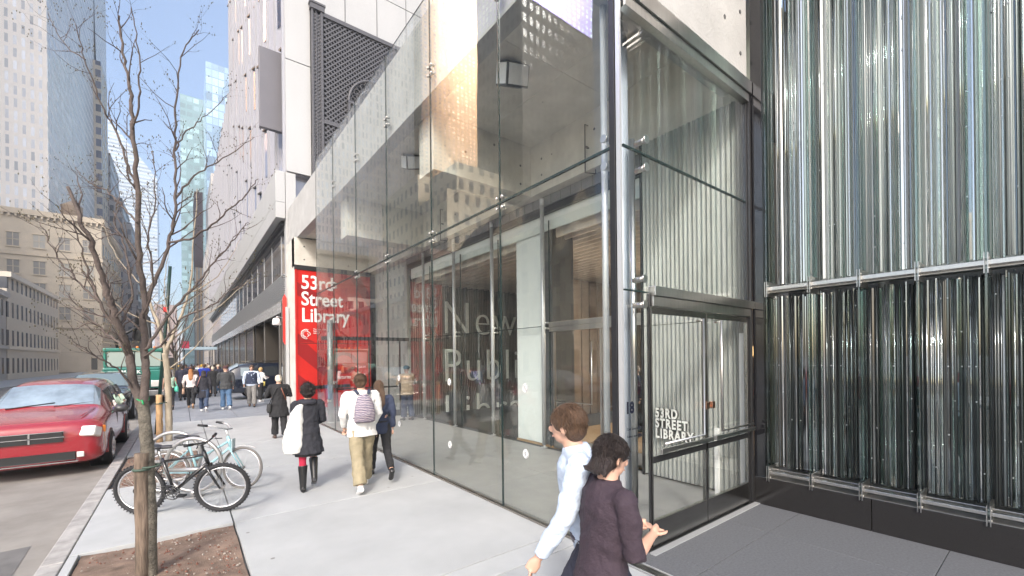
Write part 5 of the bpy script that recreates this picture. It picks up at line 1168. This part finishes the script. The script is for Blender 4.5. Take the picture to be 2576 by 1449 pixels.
# ================================================================ people
fold = bpy.data.textures.new('folds', 'CLOUDS'); fold.noise_scale = .09; fold.noise_depth = 2
def cloth(name, c, rough=.85, noise=.12, ns=14): return mat('cloth_'+name, c, rough, noise=noise, nscale=ns, bump=.35, bscale=90)
skin_m = mat('skin', (.55, .33, .24), .5, noise=.06, nscale=8); skin_d = mat('skin_dark', (.22, .12, .08), .5); 
eye_m = mat('eye', (.03, .02, .02), .2); lip_m = mat('lips', (.42, .22, .18), .5)
def fuse(o, vox, sm=3, disp=0.0):
    r_ = o.modifiers.new('r', 'REMESH'); r_.mode = 'VOXEL'; r_.voxel_size = vox; r_.use_smooth_shade = True
    s_ = o.modifiers.new('s', 'SMOOTH'); s_.factor = .5; s_.iterations = sm
    if disp: d_ = o.modifiers.new('d', 'DISPLACE'); d_.texture = fold; d_.texture_coords = 'LOCAL'; d_.strength = disp; d_.mid_level = .5
    return o
def person(label, x, y, rz, H=1.7, legs=((20, 5), (-18, 22)), arms=((18, 8, 25), (-15, 8, 15)), lean=3, top=None, top_len='jacket', bottom=None, skirt=None, shoes=None, hair=None, hair_len=0, skin=None, vest=None, boots=None, tights=None, cap=None, hat_m=None, near=False, tier=1, sleeves=True, loose=1.0, head=(0, 0), bare_forearm=False, group=None, curly=False, build=1.0):
    p = thing('person', label, 'person', (x, y, 0), rz, group); k = H/1.7; vox = {0: .0065, 1: .014, 2: .026}[tier]; p.scale = (k, k, k)
    sk_ = skin or skin_m; L1, L2 = .43, .42
    J = []
    for s_, (a, b) in zip((-1, 1), legs):
        a, b = R(a), R(b); hip = Vector((s_*.088, 0, .91)); kn = hip+Vector((0, math.sin(a), -math.cos(a)))*L1; an = kn+Vector((0, math.sin(a-b), -math.cos(a-b)))*L2; J.append([hip, kn, an, a-b])
    drop = min(j[2].z for j in J)-.075; dz_ = Vector((0, 0, -drop))
    for j in J:
        for i in range(3): j[i] = j[i]+dz_
    hz = .91-drop; ln = R(lean); T_ = lambda v: Vector((v[0], v[1]*math.cos(ln)+(v[2]-.91)*math.sin(ln), hz+(v[2]-.91)*math.cos(ln)-v[1]*math.sin(ln)))
    RM = Matrix.Translation((0, 0, hz)) @ Matrix.Rotation(-ln, 4, 'X') @ Matrix.Translation((0, 0, -.91))
    AR = []
    for s_, arm in zip((-1, 1), arms):
        pa, ab, eb = [R(v) for v in arm[:3]]; tw = R(arm[3]) if len(arm) > 3 else R(8)
        sh = Vector((s_*.185*build, 0, 1.405)); d_ = Vector((s_*math.sin(ab), math.sin(pa)*math.cos(ab), -math.cos(pa)*math.cos(ab))); el = sh+d_*.285
        q = pa+eb; f_ = Vector((-s_*math.sin(tw)*math.sin(eb), math.sin(q), -math.cos(q))).normalized(); wr_ = el+f_*.25
        AR.append([T_(sh), T_(el), T_(wr_), (T_(wr_)-T_(el)).normalized(), s_])
    b_ = build
    def torso(mb, gx=0.0, z0=.86, neck=True):
        L = [(.86, 0, 0, .150*b_+gx, .105+gx), (.93, 0, -.005, .165*b_+gx, .118+gx), (1.02, 0, 0, .150*b_+gx, .105+gx), (1.10, 0, .005, .140*b_+gx, .100+gx), (1.22, 0, .01, .160*b_+gx, .112+gx), (1.32, 0, .005, .178*b_+gx, .112+gx), (1.39, 0, 0, .165*b_+gx, .095+gx), (1.435, 0, -.005, .105+gx*.7, .072+gx*.5)]
        if neck: L += [(1.46, 0, 0, .062, .060), (1.50, 0, .005, .054, .056), (1.56, 0, .01, .052, .056)]
        mb.rings([l for l in L if l[0] >= z0-.001], n=18, M=RM)
    # --- body, one surface
    g = MB(); torso(g)
    HM = RM @ Matrix.Translation((0, .015, 1.56)) @ Matrix.Rotation(R(head[1]), 4, 'Z') @ Matrix.Rotation(R(-head[0]), 4, 'X') @ Matrix.Translation((0, 0, -1.56))
    hp = lambda c: HM @ Vector(c); M3 = HM.to_3x3().to_4x4()
    g.ball(hp((0, 0, 1.605)), (.074, .092, .096), 16, 12, M=M3); g.ball(hp((0, .028, 1.548)), (.052, .060, .062), 14, 10, M=M3)
    g.ball(hp((0, .098, 1.575)), (.012, .018, .022), 8, 6, M=M3)
    for s_ in (-1, 1): g.ball(hp((s_*.076, .0, 1.585)), (.010, .020, .032), 8, 6, M=M3)
    for hip, kn, an, th in J:
        g.tube([hip+Vector((0, 0, .03)), hip.lerp(kn, .35), hip.lerp(kn, .8), kn, kn.lerp(an, .3), kn.lerp(an, .75), an], [.085, .082, .060, .053, .056, .038, .036], n=12)
        fwd = Vector((0, math.cos(th*.5), math.sin(th*.5))) if th > -.3 else Vector((0, math.cos(th*.8), math.sin(th*.8)))
        g.tube([an+Vector((0, -.03, -.02)), an+fwd*.10+Vector((0, 0, -.045))], [.036, .030], n=8)
    for sh, el, wr_, f_, s_ in AR:
        g.tube([sh, sh.lerp(el, .4), el, el.lerp(wr_, .35), wr_], [.050, .045, .037, .037, .025], n=10)
        up_ = Vector((0, 0, 1)); sd_ = f_.cross(up_)
        if sd_.length < .3: sd_ = Vector((0, 1, 0))-f_*f_.y
        sd_.normalize(); nrm = f_.cross(sd_).normalized()
        if tier == 0:
            g.tube([wr_, wr_+f_*.04, wr_+f_*.085], [(.024, .018), (.020, .038), (.016, .036)], n=10)
            for q in range(4):
                b0 = wr_+f_*.08+sd_*(q-1.5)*.019; l_ = (.055, .068, .063, .048)[q]; b1 = b0+(f_*.85+nrm*.35*(1 if nrm.z < 0 else -1))*l_*.55; b2 = b1+(f_*.45+nrm*.8*(1 if nrm.z < 0 else -1))*l_*.5
                g.tube([b0, b1, b2], [.0088, .008, .0068], n=7)
            t0 = wr_+f_*.03+sd_*.03; g.tube([t0, t0+f_*.03+sd_*.022, t0+f_*.058+sd_*.026], [.011, .0095, .008], n=7)
        else: g.ball(wr_+f_*.07, (.026, .026, .05), 8, 6, M=f_.to_track_quat('Z', 'Y').to_matrix().to_4x4()); g.tube([wr_+f_*.03, wr_+f_*.07+sd_*.035], .010, n=6)
    body = fuse(g.build('body', sk_, p), vox)
    if tier < 2:
        g = MB()
        for s_ in (-1, 1): g.ball(hp((s_*.032, .082, 1.605)), (.011, .009, .006), 8, 6, M=M3)
        g.build('eyes', eye_m, p)
        g = MB(); g.ball(hp((0, .083, 1.535)), (.024, .012, .007), 10, 6, M=M3); g.build('lips', lip_m, p)
    # --- hair
    if hair and not hat_m:
        g = MB(); e = 1.13 if not curly else 1.32
        g.ball(hp((0, -.014, 1.622)), (.077*e, .092*e, .088*e), 18, 12, M=M3); g.ball(hp((0, -.045, 1.575)), (.072*e, .062*e, .07*e), 14, 10, M=M3)
        if curly:
            rr_ = random.Random(5)
            for _ in range(46):
                a, b2 = rr_.uniform(0, 2*PI), rr_.uniform(-.9, 1.4); v = Vector((math.cos(a)*math.cos(b2)*.10, -.03+math.sin(a)*math.cos(b2)*.105, math.sin(b2)*.10))
                if v.y < .05: g.ball(hp((v.x, v.y, 1.615+v.z)), .027, 8, 6)
        if hair_len:
            zb = 1.56-hair_len
            g.rings([(zb, 0, -.115, .035, .018), (zb+hair_len*.25, 0, -.118, .085, .03), (1.48, 0, -.085, .095, .04), (1.56, 0, -.055, .088, .055), (1.63, 0, -.03, .07, .07)], n=14, M=HM)
        fuse(g.build('hair', hair, p), vox if tier else .009, 2, .012 if tier < 2 else 0)
        if tier == 0 or curly:      # loose strands over the hair mass
            rr_ = random.Random(11); g = MB(); e = 1.30 if curly else 1.10
            for _ in range(1500):
                a, b2 = rr_.uniform(0, 2*PI), rr_.uniform(-.75, 1.5); v = Vector((math.cos(a)*math.cos(b2), math.sin(a)*math.cos(b2), math.sin(b2)))
                if v.y > .35 and v.z < .45: continue
                c0 = Vector((v.x*.077*e, -.014+v.y*.092*e, 1.62+v.z*.088*e)); dn = Vector((v.x*.3, -.5+v.y*.4, -1)); dn = (dn-v*dn.dot(v)).normalized(); pts = [c0]
                if curly: dn = (dn+Vector([rr_.gauss(0, .9) for _ in range(3)])).normalized()
                L_ = rr_.uniform(.03, .075)
                for k_ in range(3): pts.append(pts[-1]+dn*L_/3+v*rr_.uniform(-.003, .0015)); dn = (dn+Vector((0, 0, -.25))+Vector([rr_.gauss(0, .12) for _ in range(3)])).normalized()
                g.tube([hp(q_) for q_ in pts], [.0016, .0018, .0014, .0006], n=3, caps=False)
            g.build('hair_strands', hair, p)
    if hat_m:
        g = MB(); g.ball(hp((0, -.01, 1.655)), (.098, .115, .075), 16, 10, M=M3); g.ball(hp((0, .06, 1.64)), (.07, .07, .02), 12, 6, M=M3); fuse(g.build('hat', hat_m, p), vox, 1)
    # --- trousers / tights / skirt
    if bottom:
        w_ = .022*loose; g = MB(); g.rings([(.82, 0, 0, .155*b_, .115), (.88, 0, -.01, .172*b_, .130), (.96, 0, -.005, .165*b_, .122), (1.03, 0, 0, .155*b_, .112)], n=16, M=RM)
        for hip, kn, an, th in J:
            g.tube([hip+Vector((0, 0, .04)), hip.lerp(kn, .4), kn, kn.lerp(an, .4), kn.lerp(an, .9)], [.095+w_*.3, .085+w_*.6, .060+w_*.7, .056+w_, .046+w_*1.3], n=14)
        fuse(g.build('trousers', bottom, p), vox if tier else .010, 3, .030 if tier < 2 else 0)
    if tights:
        g = MB()
        for hip, kn, an, th in J: g.tube([hip, hip.lerp(kn, .4), kn, kn.lerp(an, .35), an], [.085, .078, .054, .058, .040], n=12)
        fuse(g.build('tights', tights, p), vox, 2)
    if skirt:
        g = MB(); g.rings([(.56, 0, .0, .20, .16), (.70, 0, 0, .195, .15), (.86, 0, 0, .18, .14), (.98, 0, 0, .155, .115)], n=20, M=Matrix.Translation((0, 0, -drop))); fuse(g.build('skirt', skirt, p), vox, 2, .02)
    for i, (hip, kn, an, th) in enumerate(J):
        f_ = Vector((0, 1, 0)) if th > -.25 else Vector((0, math.cos(th*.9), math.sin(th*.9)))
        n_ = Vector((0, -f_.z, f_.y)); g = MB()
        g.tube([an-f_*.055-n_*.035, an-f_*.02-n_*.03, an+f_*.07-n_*.042, an+f_*.15-n_*.05, an+f_*.185-n_*.055], [.034, .044, (.044, .034), (.046, .026), (.028, .016)], n=12)
        if boots: g.tube([an-n_*.02, an.lerp(kn, .3), an.lerp(kn, .75), an.lerp(kn, .82)], [.047, .056, .070, .072], n=12)
        else: g.tube([an-n_*.03, an+(kn-an).normalized()*.03], [.044, .042], n=10)
        fuse(g.build('boot' if boots else 'shoe', boots or shoes or black, p), min(vox, .012), 2)
    # --- upper garment
    if top:
        g = MB(); gx = .016*loose
        torso(g, gx, .86, neck=False)
        if top_len == 'coat':
            g.rings([(.60, 0, -.01, .235*b_, .19), (.72, 0, -.005, .215*b_, .165), (.86, 0, 0, .185*b_, .14), (1.0, 0, 0, .172*b_, .125)], n=18, M=Matrix.Translation((0, 0, -drop)))
        elif top_len == 'jacket': g.rings([(.80, 0, -.005, .195*b_, .150), (.88, 0, 0, .190*b_, .142), (.98, 0, 0, .172*b_, .128)], n=18, M=RM)
        else: g.rings([(.90, 0, 0, .180*b_, .130), (.98, 0, 0, .170*b_, .122)], n=18, M=RM)
        g.rings([(1.36, 0, -.005, .14, .09), (1.43, 0, -.005, .115, .088), (1.475, 0, -.005, .078, .074)], n=14, M=RM)
        g.tube([AR[0][0]+Vector((.01, 0, -.015)), (AR[0][0]+AR[1][0])/2+Vector((0, 0, -.005)), AR[1][0]+Vector((-.01, 0, -.015))], [.062*b_, .082, .062*b_], n=14)
        if sleeves:
            for sh, el, wr_, f_, s_ in AR:
                g.ball(sh+Vector((-s_*.012, 0, -.008)), .066*b_, 12, 8)
                if bare_forearm: g.tube([sh, sh.lerp(el, .5), el, el.lerp(wr_, .12)], [.064, .062, .056, .054], n=12)
                else: g.tube([sh, sh.lerp(el, .5), el, el.lerp(wr_, .5), el.lerp(wr_, .93)], [.064*b_, .062*b_, .054, .048, .040], n=12)
        fuse(g.build('top' if top_len == 'shirt' else top_len, top, p), vox if tier else .009, 3, .034 if tier < 2 else 0)
    if vest:
        g = MB(); torso(g, .034, .93, neck=False); fuse(g.build('vest', vest, p), vox, 2)
    p['_rm'] = 0; del p['_rm']
    return p, RM, AR, J
def att(name, mb, m, p, vox=0, disp=0):
    o = mb.build(name, m, p)
    if vox: fuse(o, vox, 2, disp)
    return o
khaki = cloth('khaki', (.30, .255, .165)); blackc = cloth('black', (.016, .016, .018)); navy = cloth('navy', (.03, .04, .075)); whitec = cloth('white', (.74, .73, .71), noise=.05)
denim = cloth('denim', (.08, .15, .26), noise=.25); greyc = cloth('grey', (.22, .21, .20)); charc = cloth('charcoal', (.05, .052, .055)); ltblue = cloth('light_blue', (.50, .58, .70), noise=.06)
darknavy = cloth('dark_navy', (.022, .024, .042)); redt = cloth('red_tights', (.42, .015, .05)); brownh = mat('hair_brown', (.10, .055, .03), .5, noise=.55, nscale=110, stretch=(1, 1, .12), bump=1.0, bscale=150); darkh = mat('hair_dark', (.022, .014, .012), .45, noise=.6, nscale=110, stretch=(1, 1, .12), bump=1.0, bscale=150)
blondh = mat('hair_blond', (.62, .55, .44), .55, noise=.3, nscale=90, stretch=(1, 1, .2), bump=.8, bscale=120); redh = mat('hair_auburn', (.36, .15, .05), .5, noise=.35, nscale=90, stretch=(1, 1, .1), bump=.8, bscale=120); blkboot = mat('boot_leather', (.015, .015, .016), .3)
# foreground pair passing at the glass corner
p, RM, AR, J = person('man in pale blue shirt and dark trousers striding past the glass corner nearest the camera', 1.99, 1.75, R(50), 1.80, legs=((30, 6), (-26, 30)), arms=((32, 10, 14, 10), (-20, 10, 14)), lean=13, top=ltblue, top_len='shirt', bottom=darknavy, shoes=blkboot, hair=brownh, tier=0, loose=1.5, head=(-8, -22), build=1.04)
g = MB(); g.rings([(.955, 0, 0, .192, .142), (.985, 0, 0, .190, .140)], n=24, M=RM); att('belt', g, mat('belt', (.04, .03, .05), .4), p)
p, RM, AR, J = person('dark haired woman in black top with bare forearms raised, passing the man in pale blue', 1.71, 1.48, R(-108), 1.60, legs=((20, 6), (-20, 24)), arms=((8, 8, 96, 44), (12, 6, 90, 40)), lean=5, top=cloth('aubergine', (.035, .022, .032)), top_len='shirt', bottom=darknavy, shoes=blkboot, hair=darkh, hair_len=.06, tier=0, loose=1.1, head=(10, 0), bare_forearm=True, build=.98)
# woman with white shawl
p, RM, AR, J = person('woman with curly dark hair, white shawl over her shoulder, red tights and black boots', 1.52, 7.1, R(-8), 1.60, legs=((-4, 4), (30, 55)), arms=((10, 6, 70, 30), (5, 8, 60, 30)), lean=1, top=cloth('dark_coat', (.022, .023, .03)), top_len='coat', skirt=blackc, tights=redt, boots=blkboot, hair=darkh, curly=True, tier=0, build=1.02)
g = MB(); g.torus((0, -.02, 1.44), .10, .045, 'z', n=20, m=8, M=None); att('hood', g, cloth('hood', (.03, .03, .04)), p, .012, .02)
sh = thing('white_shawl', 'long white knitted shawl hanging from the shoulder of the woman with curly hair', 'shawl', (1.52, 7.1, 0), R(-8)); g = MB()
g.rings([(.60, -.20, -.06, .14, .10), (.66, -.20, -.06, .155, .11), (.85, -.20, -.05, .145, .10), (1.05, -.18, -.05, .115, .10), (1.20, -.15, -.04, .085, .10), (1.31, -.11, -.03, .06, .09), (1.35, -.06, -.02, .03, .07)], n=20); fuse(g.build('cloth', mat('white_knit', (.78, .77, .72), .95, noise=.06, nscale=50, bump=.6, bscale=120), sh), .012, 3, .035)
# man with striped backpack
p, RM, AR, J = person('man in white shirt and khaki trousers wearing a striped backpack', 2.18, 6.62, R(-6), 1.77, legs=((-14, 12), (16, 3)), arms=((6, 12, 30, 20), (4, 12, 35, 20)), lean=3, top=whitec, top_len='jacket', bottom=khaki, shoes=whitec, hair=brownh, tier=0, loose=1.7, build=1.10, head=(4, -20))
bp_ = thing('backpack', 'blue and red striped backpack worn by the man in the white shirt', 'backpack', (2.18, 6.62, 0), R(-6)); k = 1.77/1.7; bp_.scale = (k, k, k)
stm = bpy.data.materials.new('woven_stripes'); stm.use_nodes = True; t = stm.node_tree; b = t.nodes['Principled BSDF']; ge = t.nodes.new('ShaderNodeTexCoord'); wv = t.nodes.new('ShaderNodeTexWave'); wv.bands_direction = 'Z'; wv.inputs['Scale'].default_value = 14; wv.inputs['Distortion'].default_value = 5; wv.inputs['Detail'].default_value = 3
rm_ = t.nodes.new('ShaderNodeValToRGB'); rm_.color_ramp.interpolation = 'CONSTANT'; els = rm_.color_ramp.elements; els[0].color = (.05, .06, .13, 1); els[1].position = .35; els[1].color = (.45, .40, .38, 1)
e_ = els.new(.52); e_.color = (.35, .05, .05, 1); e_ = els.new(.64); e_.color = (.07, .09, .2, 1); e_ = els.new(.85); e_.color = (.55, .5, .48, 1)
t.links.new(ge.outputs['Object'], wv.inputs[0]); t.links.new(wv.outputs[0], rm_.inputs[0]); t.links.new(rm_.outputs[0], b.inputs[0]); b.inputs['Roughness'].default_value = .9
g = MB(); g.rings([(1.0, 0, -.17, .12, .05), (1.03, 0, -.19, .145, .085), (1.12, 0, -.20, .15, .10), (1.25, 0, -.19, .135, .095), (1.36, 0, -.165, .10, .07), (1.41, 0, -.14, .05, .03)], n=20); fuse(g.build('bag', stm, bp_), .010, 3, .015)
g = MB()
for s_ in (-1, 1): g.tube([(s_*.07, -.12, 1.41), (s_*.10, -.06, 1.47), (s_*.11, .06, 1.45), (s_*.12, .15, 1.30), (s_*.15, .06, 1.10), (s_*.12, -.1, 1.06)], [(.022, .008)]*6, n=8)
g.build('strap', navy, bp_)
# woman walking beside him
p, RM, AR, J = person('woman with long brown hair in dark top and black leggings beside the backpack man', 2.62, 7.05, R(-10), 1.66, legs=((22, 4), (-24, 30)), arms=((15, 6, 30), (-10, 8, 15)), lean=4, top=navy, top_len='jacket', bottom=blackc, shoes=blkboot, hair=brownh, hair_len=.34, tier=1, loose=.4)
# blond woman in black coat
p, RM, AR, J = person('blond woman in black coat walking towards the red sign', 1.94, 12.2, R(2), 1.60, legs=((10, 4), (-10, 14)), arms=((10, 22, 75, 45), (8, 20, 95, 40)), lean=4, top=blackc, top_len='coat', bottom=blackc, shoes=mat('brown_shoe', (.08, .05, .04), .5), hair=blondh, tier=1, loose=1.5, build=1.08, head=(12, 0))
g = MB(); g.rings([(.72, -.24, -.02, .05, .08), (.80, -.25, -.02, .06, .10), (.95, -.24, -.02, .05, .08)], n=12); g.tube([(-.24, -.02, .95), (-.1, -.12, 1.35), (.05, -.05, 1.45)], .010, n=6); g.tube([(.02, -.155, 1.38), (.14, -.14, 1.05)], .012, n=6, mi=1); att('handbag', g, [cloth('bag_black', (.03, .03, .03)), mat('strap_brown', (.20, .07, .04), .6)], p)
# man in the vestibule
tanst = bpy.data.materials.new('tan_stripes'); tanst.use_nodes = True; t = tanst.node_tree; b = t.nodes['Principled BSDF']; ge = t.nodes.new('ShaderNodeTexCoord'); wv = t.nodes.new('ShaderNodeTexWave'); wv.bands_direction = 'Z'; wv.inputs['Scale'].default_value = 11
rm_ = t.nodes.new('ShaderNodeValToRGB'); rm_.color_ramp.elements[0].color = (.42, .33, .24, 1); rm_.color_ramp.elements[1].color = (.20, .15, .11, 1); t.links.new(ge.outputs['Object'], wv.inputs[0]); t.links.new(wv.outputs[0], rm_.inputs[0]); t.links.new(rm_.outputs[0], b.inputs[0]); b.inputs['Roughness'].default_value = .9
person('man in tan striped jacket and dark turban standing inside the glass vestibule', 5.75, 13.0, R(10), 1.74, legs=((6, 2), (-6, 4)), arms=((25, 14, 80, 45), (25, 14, 80, 45)), lean=2, top=tanst, top_len='jacket', bottom=navy, shoes=blkboot, hair=darkh, hat_m=cloth('teal', (.03, .07, .10)), tier=1, loose=1.8, build=1.15, skin=skin_d)
person('dark clothed man inside the reading room glimpsed between post and door', 8.95, 6.5, R(90), 1.75, legs=((3, 1), (-3, 2)), arms=((10, 8, 20), (10, 8, 20)), top=navy, top_len='jacket', bottom=blackc, shoes=blkboot, hair=brownh)
# people on the dark paving
person('man in charcoal jacket, flat cap and blue jeans walking away past the SUV', 1.40, 20.9, R(3), 1.76, legs=((10, 3), (-12, 14)), arms=((12, 8, 30), (-8, 10, 20)), top=charc, top_len='jacket', bottom=denim, shoes=whitec, hair=darkh, hat_m=cloth('burgundy', (.07, .03, .035)), loose=1.6, build=1.12)
person('man in navy vest over pale blue shirt and grey trousers walking towards the camera', 2.36, 21.4, R(172), 1.78, legs=((12, 4), (-10, 12)), arms=((5, 14, 22), (8, 14, 25)), lean=0, top=ltblue, top_len='shirt', vest=navy, bottom=greyc, shoes=blkboot, hair=brownh, loose=1.6, build=1.12)
p, RM, AR, J = person('woman in dark coat and jeans with black shoulder bag, walking beside the SUV', .66, 20.7, R(-4), 1.62, legs=((18, 3), (-18, 26)), arms=((12, 8, 30), (-8, 10, 20)), top=cloth('ink', (.02, .02, .028)), top_len='coat', bottom=cloth('blue_jeans', (.04, .06, .11)), shoes=whitec, hair=darkh, hair_len=.12, loose=1.0)
g = MB(); g.rings([(.75, -.25, -.03, .07, .12), (.85, -.26, -.03, .09, .16), (1.02, -.24, -.03, .06, .13)], n=12); g.tube([(-.24, -.03, 1.0), (-.15, -.12, 1.3), (-.10, -.03, 1.47)], .014, n=6, mi=1); att('shoulder_bag', g, [blackc, mat('strap_rose', (.35, .16, .14), .6)], p)
p, RM, AR, J = person('woman with long auburn hair in cream blouse and black skirt carrying a tan bag', .28, 22.6, R(-4), 1.66, legs=((16, 3), (-16, 24)), arms=((12, 16, 20), (-8, 12, 15)), top=cloth('blush', (.66, .58, .56), noise=.05), top_len='shirt', bottom=blackc, skirt=None, shoes=mat('tan_shoe', (.4, .25, .15), .6), hair=redh, hair_len=.36, loose=.7)
g = MB(); g.rings([(.62, -.26, .0, .05, .09), (.66, -.26, .0, .06, .11), (.86, -.26, .0, .04, .09)], n=12); g.tube([(-.26, -.06, .86), (-.28, 0, 1.02), (-.26, .06, .86)], .008, n=6); att('tan_bag', g, mat('tan_leather', (.42, .27, .19), .6), p)
p, RM, AR, J = person('woman in mint top and black leggings with a bright green handbag', -.42, 22.6, R(4), 1.58, legs=((14, 3), (-14, 18)), arms=((8, 10, 20), (8, 10, 60)), top=cloth('mint', (.45, .60, .47), noise=.05), top_len='shirt', bottom=blackc, shoes=blkboot, hair=darkh, hair_len=.15, sleeves=False, loose=.5)
g = MB(); g.rings([(.78, .24, -.02, .06, .17), (.84, .24, -.02, .085, .21), (.98, .24, -.02, .07, .18), (1.02, .24, -.02, .03, .13)], n=14); g.tube([(.24, -.1, 1.0), (.20, -.05, 1.25), (.24, .08, 1.0)], .012, n=6); att('green_handbag', g, mat('mint_leather', (.10, .58, .40), .45), p)
p, RM, AR, J = person('young blond woman in white sleeves and yellow bag standing beside the SUV door', 2.95, 23.6, R(-60), 1.62, legs=((3, 1), (-3, 2)), arms=((30, 8, 80, 30), (25, 8, 80, 30)), top=whitec, top_len='shirt', bottom=blackc, shoes=whitec, hair=mat('hair_gold', (.5, .33, .14), .5), loose=.6)
g = MB(); g.rings([(.80, .12, .10, .09, .05), (.95, .12, .10, .10, .05), (1.02, .12, .10, .08, .04)], n=10); att('yellow_pouch', g, mat('yellow_cloth', (.55, .45, .12), .8), p)
person('man in pale shirt half hidden behind the garage corner', 3.95, 22.6, R(150), 1.72, legs=((4, 2), (-4, 2)), arms=((10, 8, 20), (10, 8, 20)), top=cloth('pale_lilac', (.5, .5, .62)), top_len='shirt', bottom=charc, shoes=blkboot, hair=darkh)
# crowd beyond
crowd = [(.0, 27.5, 'navy', 'jacket', 'black', 2, 1.80, 'tall man in dark suit with white collar in the middle of the crowd'), (.45, 29, 'brown', 'coat', 'black', 0, 1.7, 'person in dark brown coat behind the auburn haired woman'), (1.0, 30.5, 'royal', 'jacket', 'charcoal', 0, 1.82, 'broad man in bright blue jacket'), (1.35, 29.2, 'black', 'coat', 'black', 0, 1.66, 'person in long black coat beside the bright blue jacket'),
 (1.75, 32, 'navy', 'jacket', 'denim', 180, 1.74, 'man in navy jacket walking towards the camera behind the SUV'), (2.3, 33, 'khaki', 'jacket', 'charcoal', 0, 1.72, 'person in khaki jacket behind the SUV roof'), (.6, 34, 'grey', 'jacket', 'black', 180, 1.70, 'person in grey jacket approaching, left of the bright blue jacket'), (1.45, 36, 'wine', 'coat', 'black', 180, 1.68, 'woman in wine red coat deep in the crowd'),
 (2.6, 37, 'charcoal', 'coat', 'black', 0, 1.76, 'man in charcoal coat close to the dark columns'), (.2, 38, 'navy', 'jacket', 'khaki', 180, 1.75, 'man in navy jacket and khaki trousers near the kerb'), (1.0, 40, 'light_blue', 'shirt', 'denim', 180, 1.72, 'person in light blue shirt deep in the crowd'), (2.0, 41, 'black', 'coat', 'black', 0, 1.7, 'person in black coat deep in the crowd by the columns'),
 (.6, 44, 'wine', 'jacket', 'denim', 0, 1.72, 'person in wine jacket and jeans far along the sidewalk'), (1.6, 46, 'grey', 'coat', 'black', 180, 1.75, 'person in grey coat far along the sidewalk'), (2.5, 47, 'navy', 'coat', 'black', 0, 1.68, 'person in navy coat far along the sidewalk'), (-.1, 50, 'charcoal', 'jacket', 'black', 180, 1.74, 'farthest dark clad person near the kerb'), (1.2, 53, 'khaki', 'coat', 'black', 0, 1.7, 'farthest person in khaki coat'), (2.1, 55, 'black', 'jacket', 'denim', 180, 1.73, 'farthest person in black jacket and jeans')]
cc = {'navy': darknavy, 'brown': cloth('brown', (.06, .035, .03)), 'royal': cloth('royal', (.012, .035, .32)), 'black': blackc, 'charcoal': charc, 'denim': denim, 'khaki': khaki, 'grey': greyc, 'wine': cloth('wine', (.10, .02, .03)), 'light_blue': ltblue}
for i, (x, y, a, tl, b, rz, H_, lb) in enumerate(crowd):
    s_ = 1 if i % 2 else -1
    person(lb, x, y, R(rz), H_, legs=((14*s_, 4), (-14*s_, 16)), arms=((10, 8, 25), (-8, 8, 20)), top=cc[a], top_len=tl, bottom=cc[b], shoes=black, hair=rnd.choice([darkh, brownh, darkh, blondh]), tier=2, group='crowd on the far sidewalk', loose=1.4, build=1.08, skin=rnd.choice([skin_m, skin_m, skin_d]))
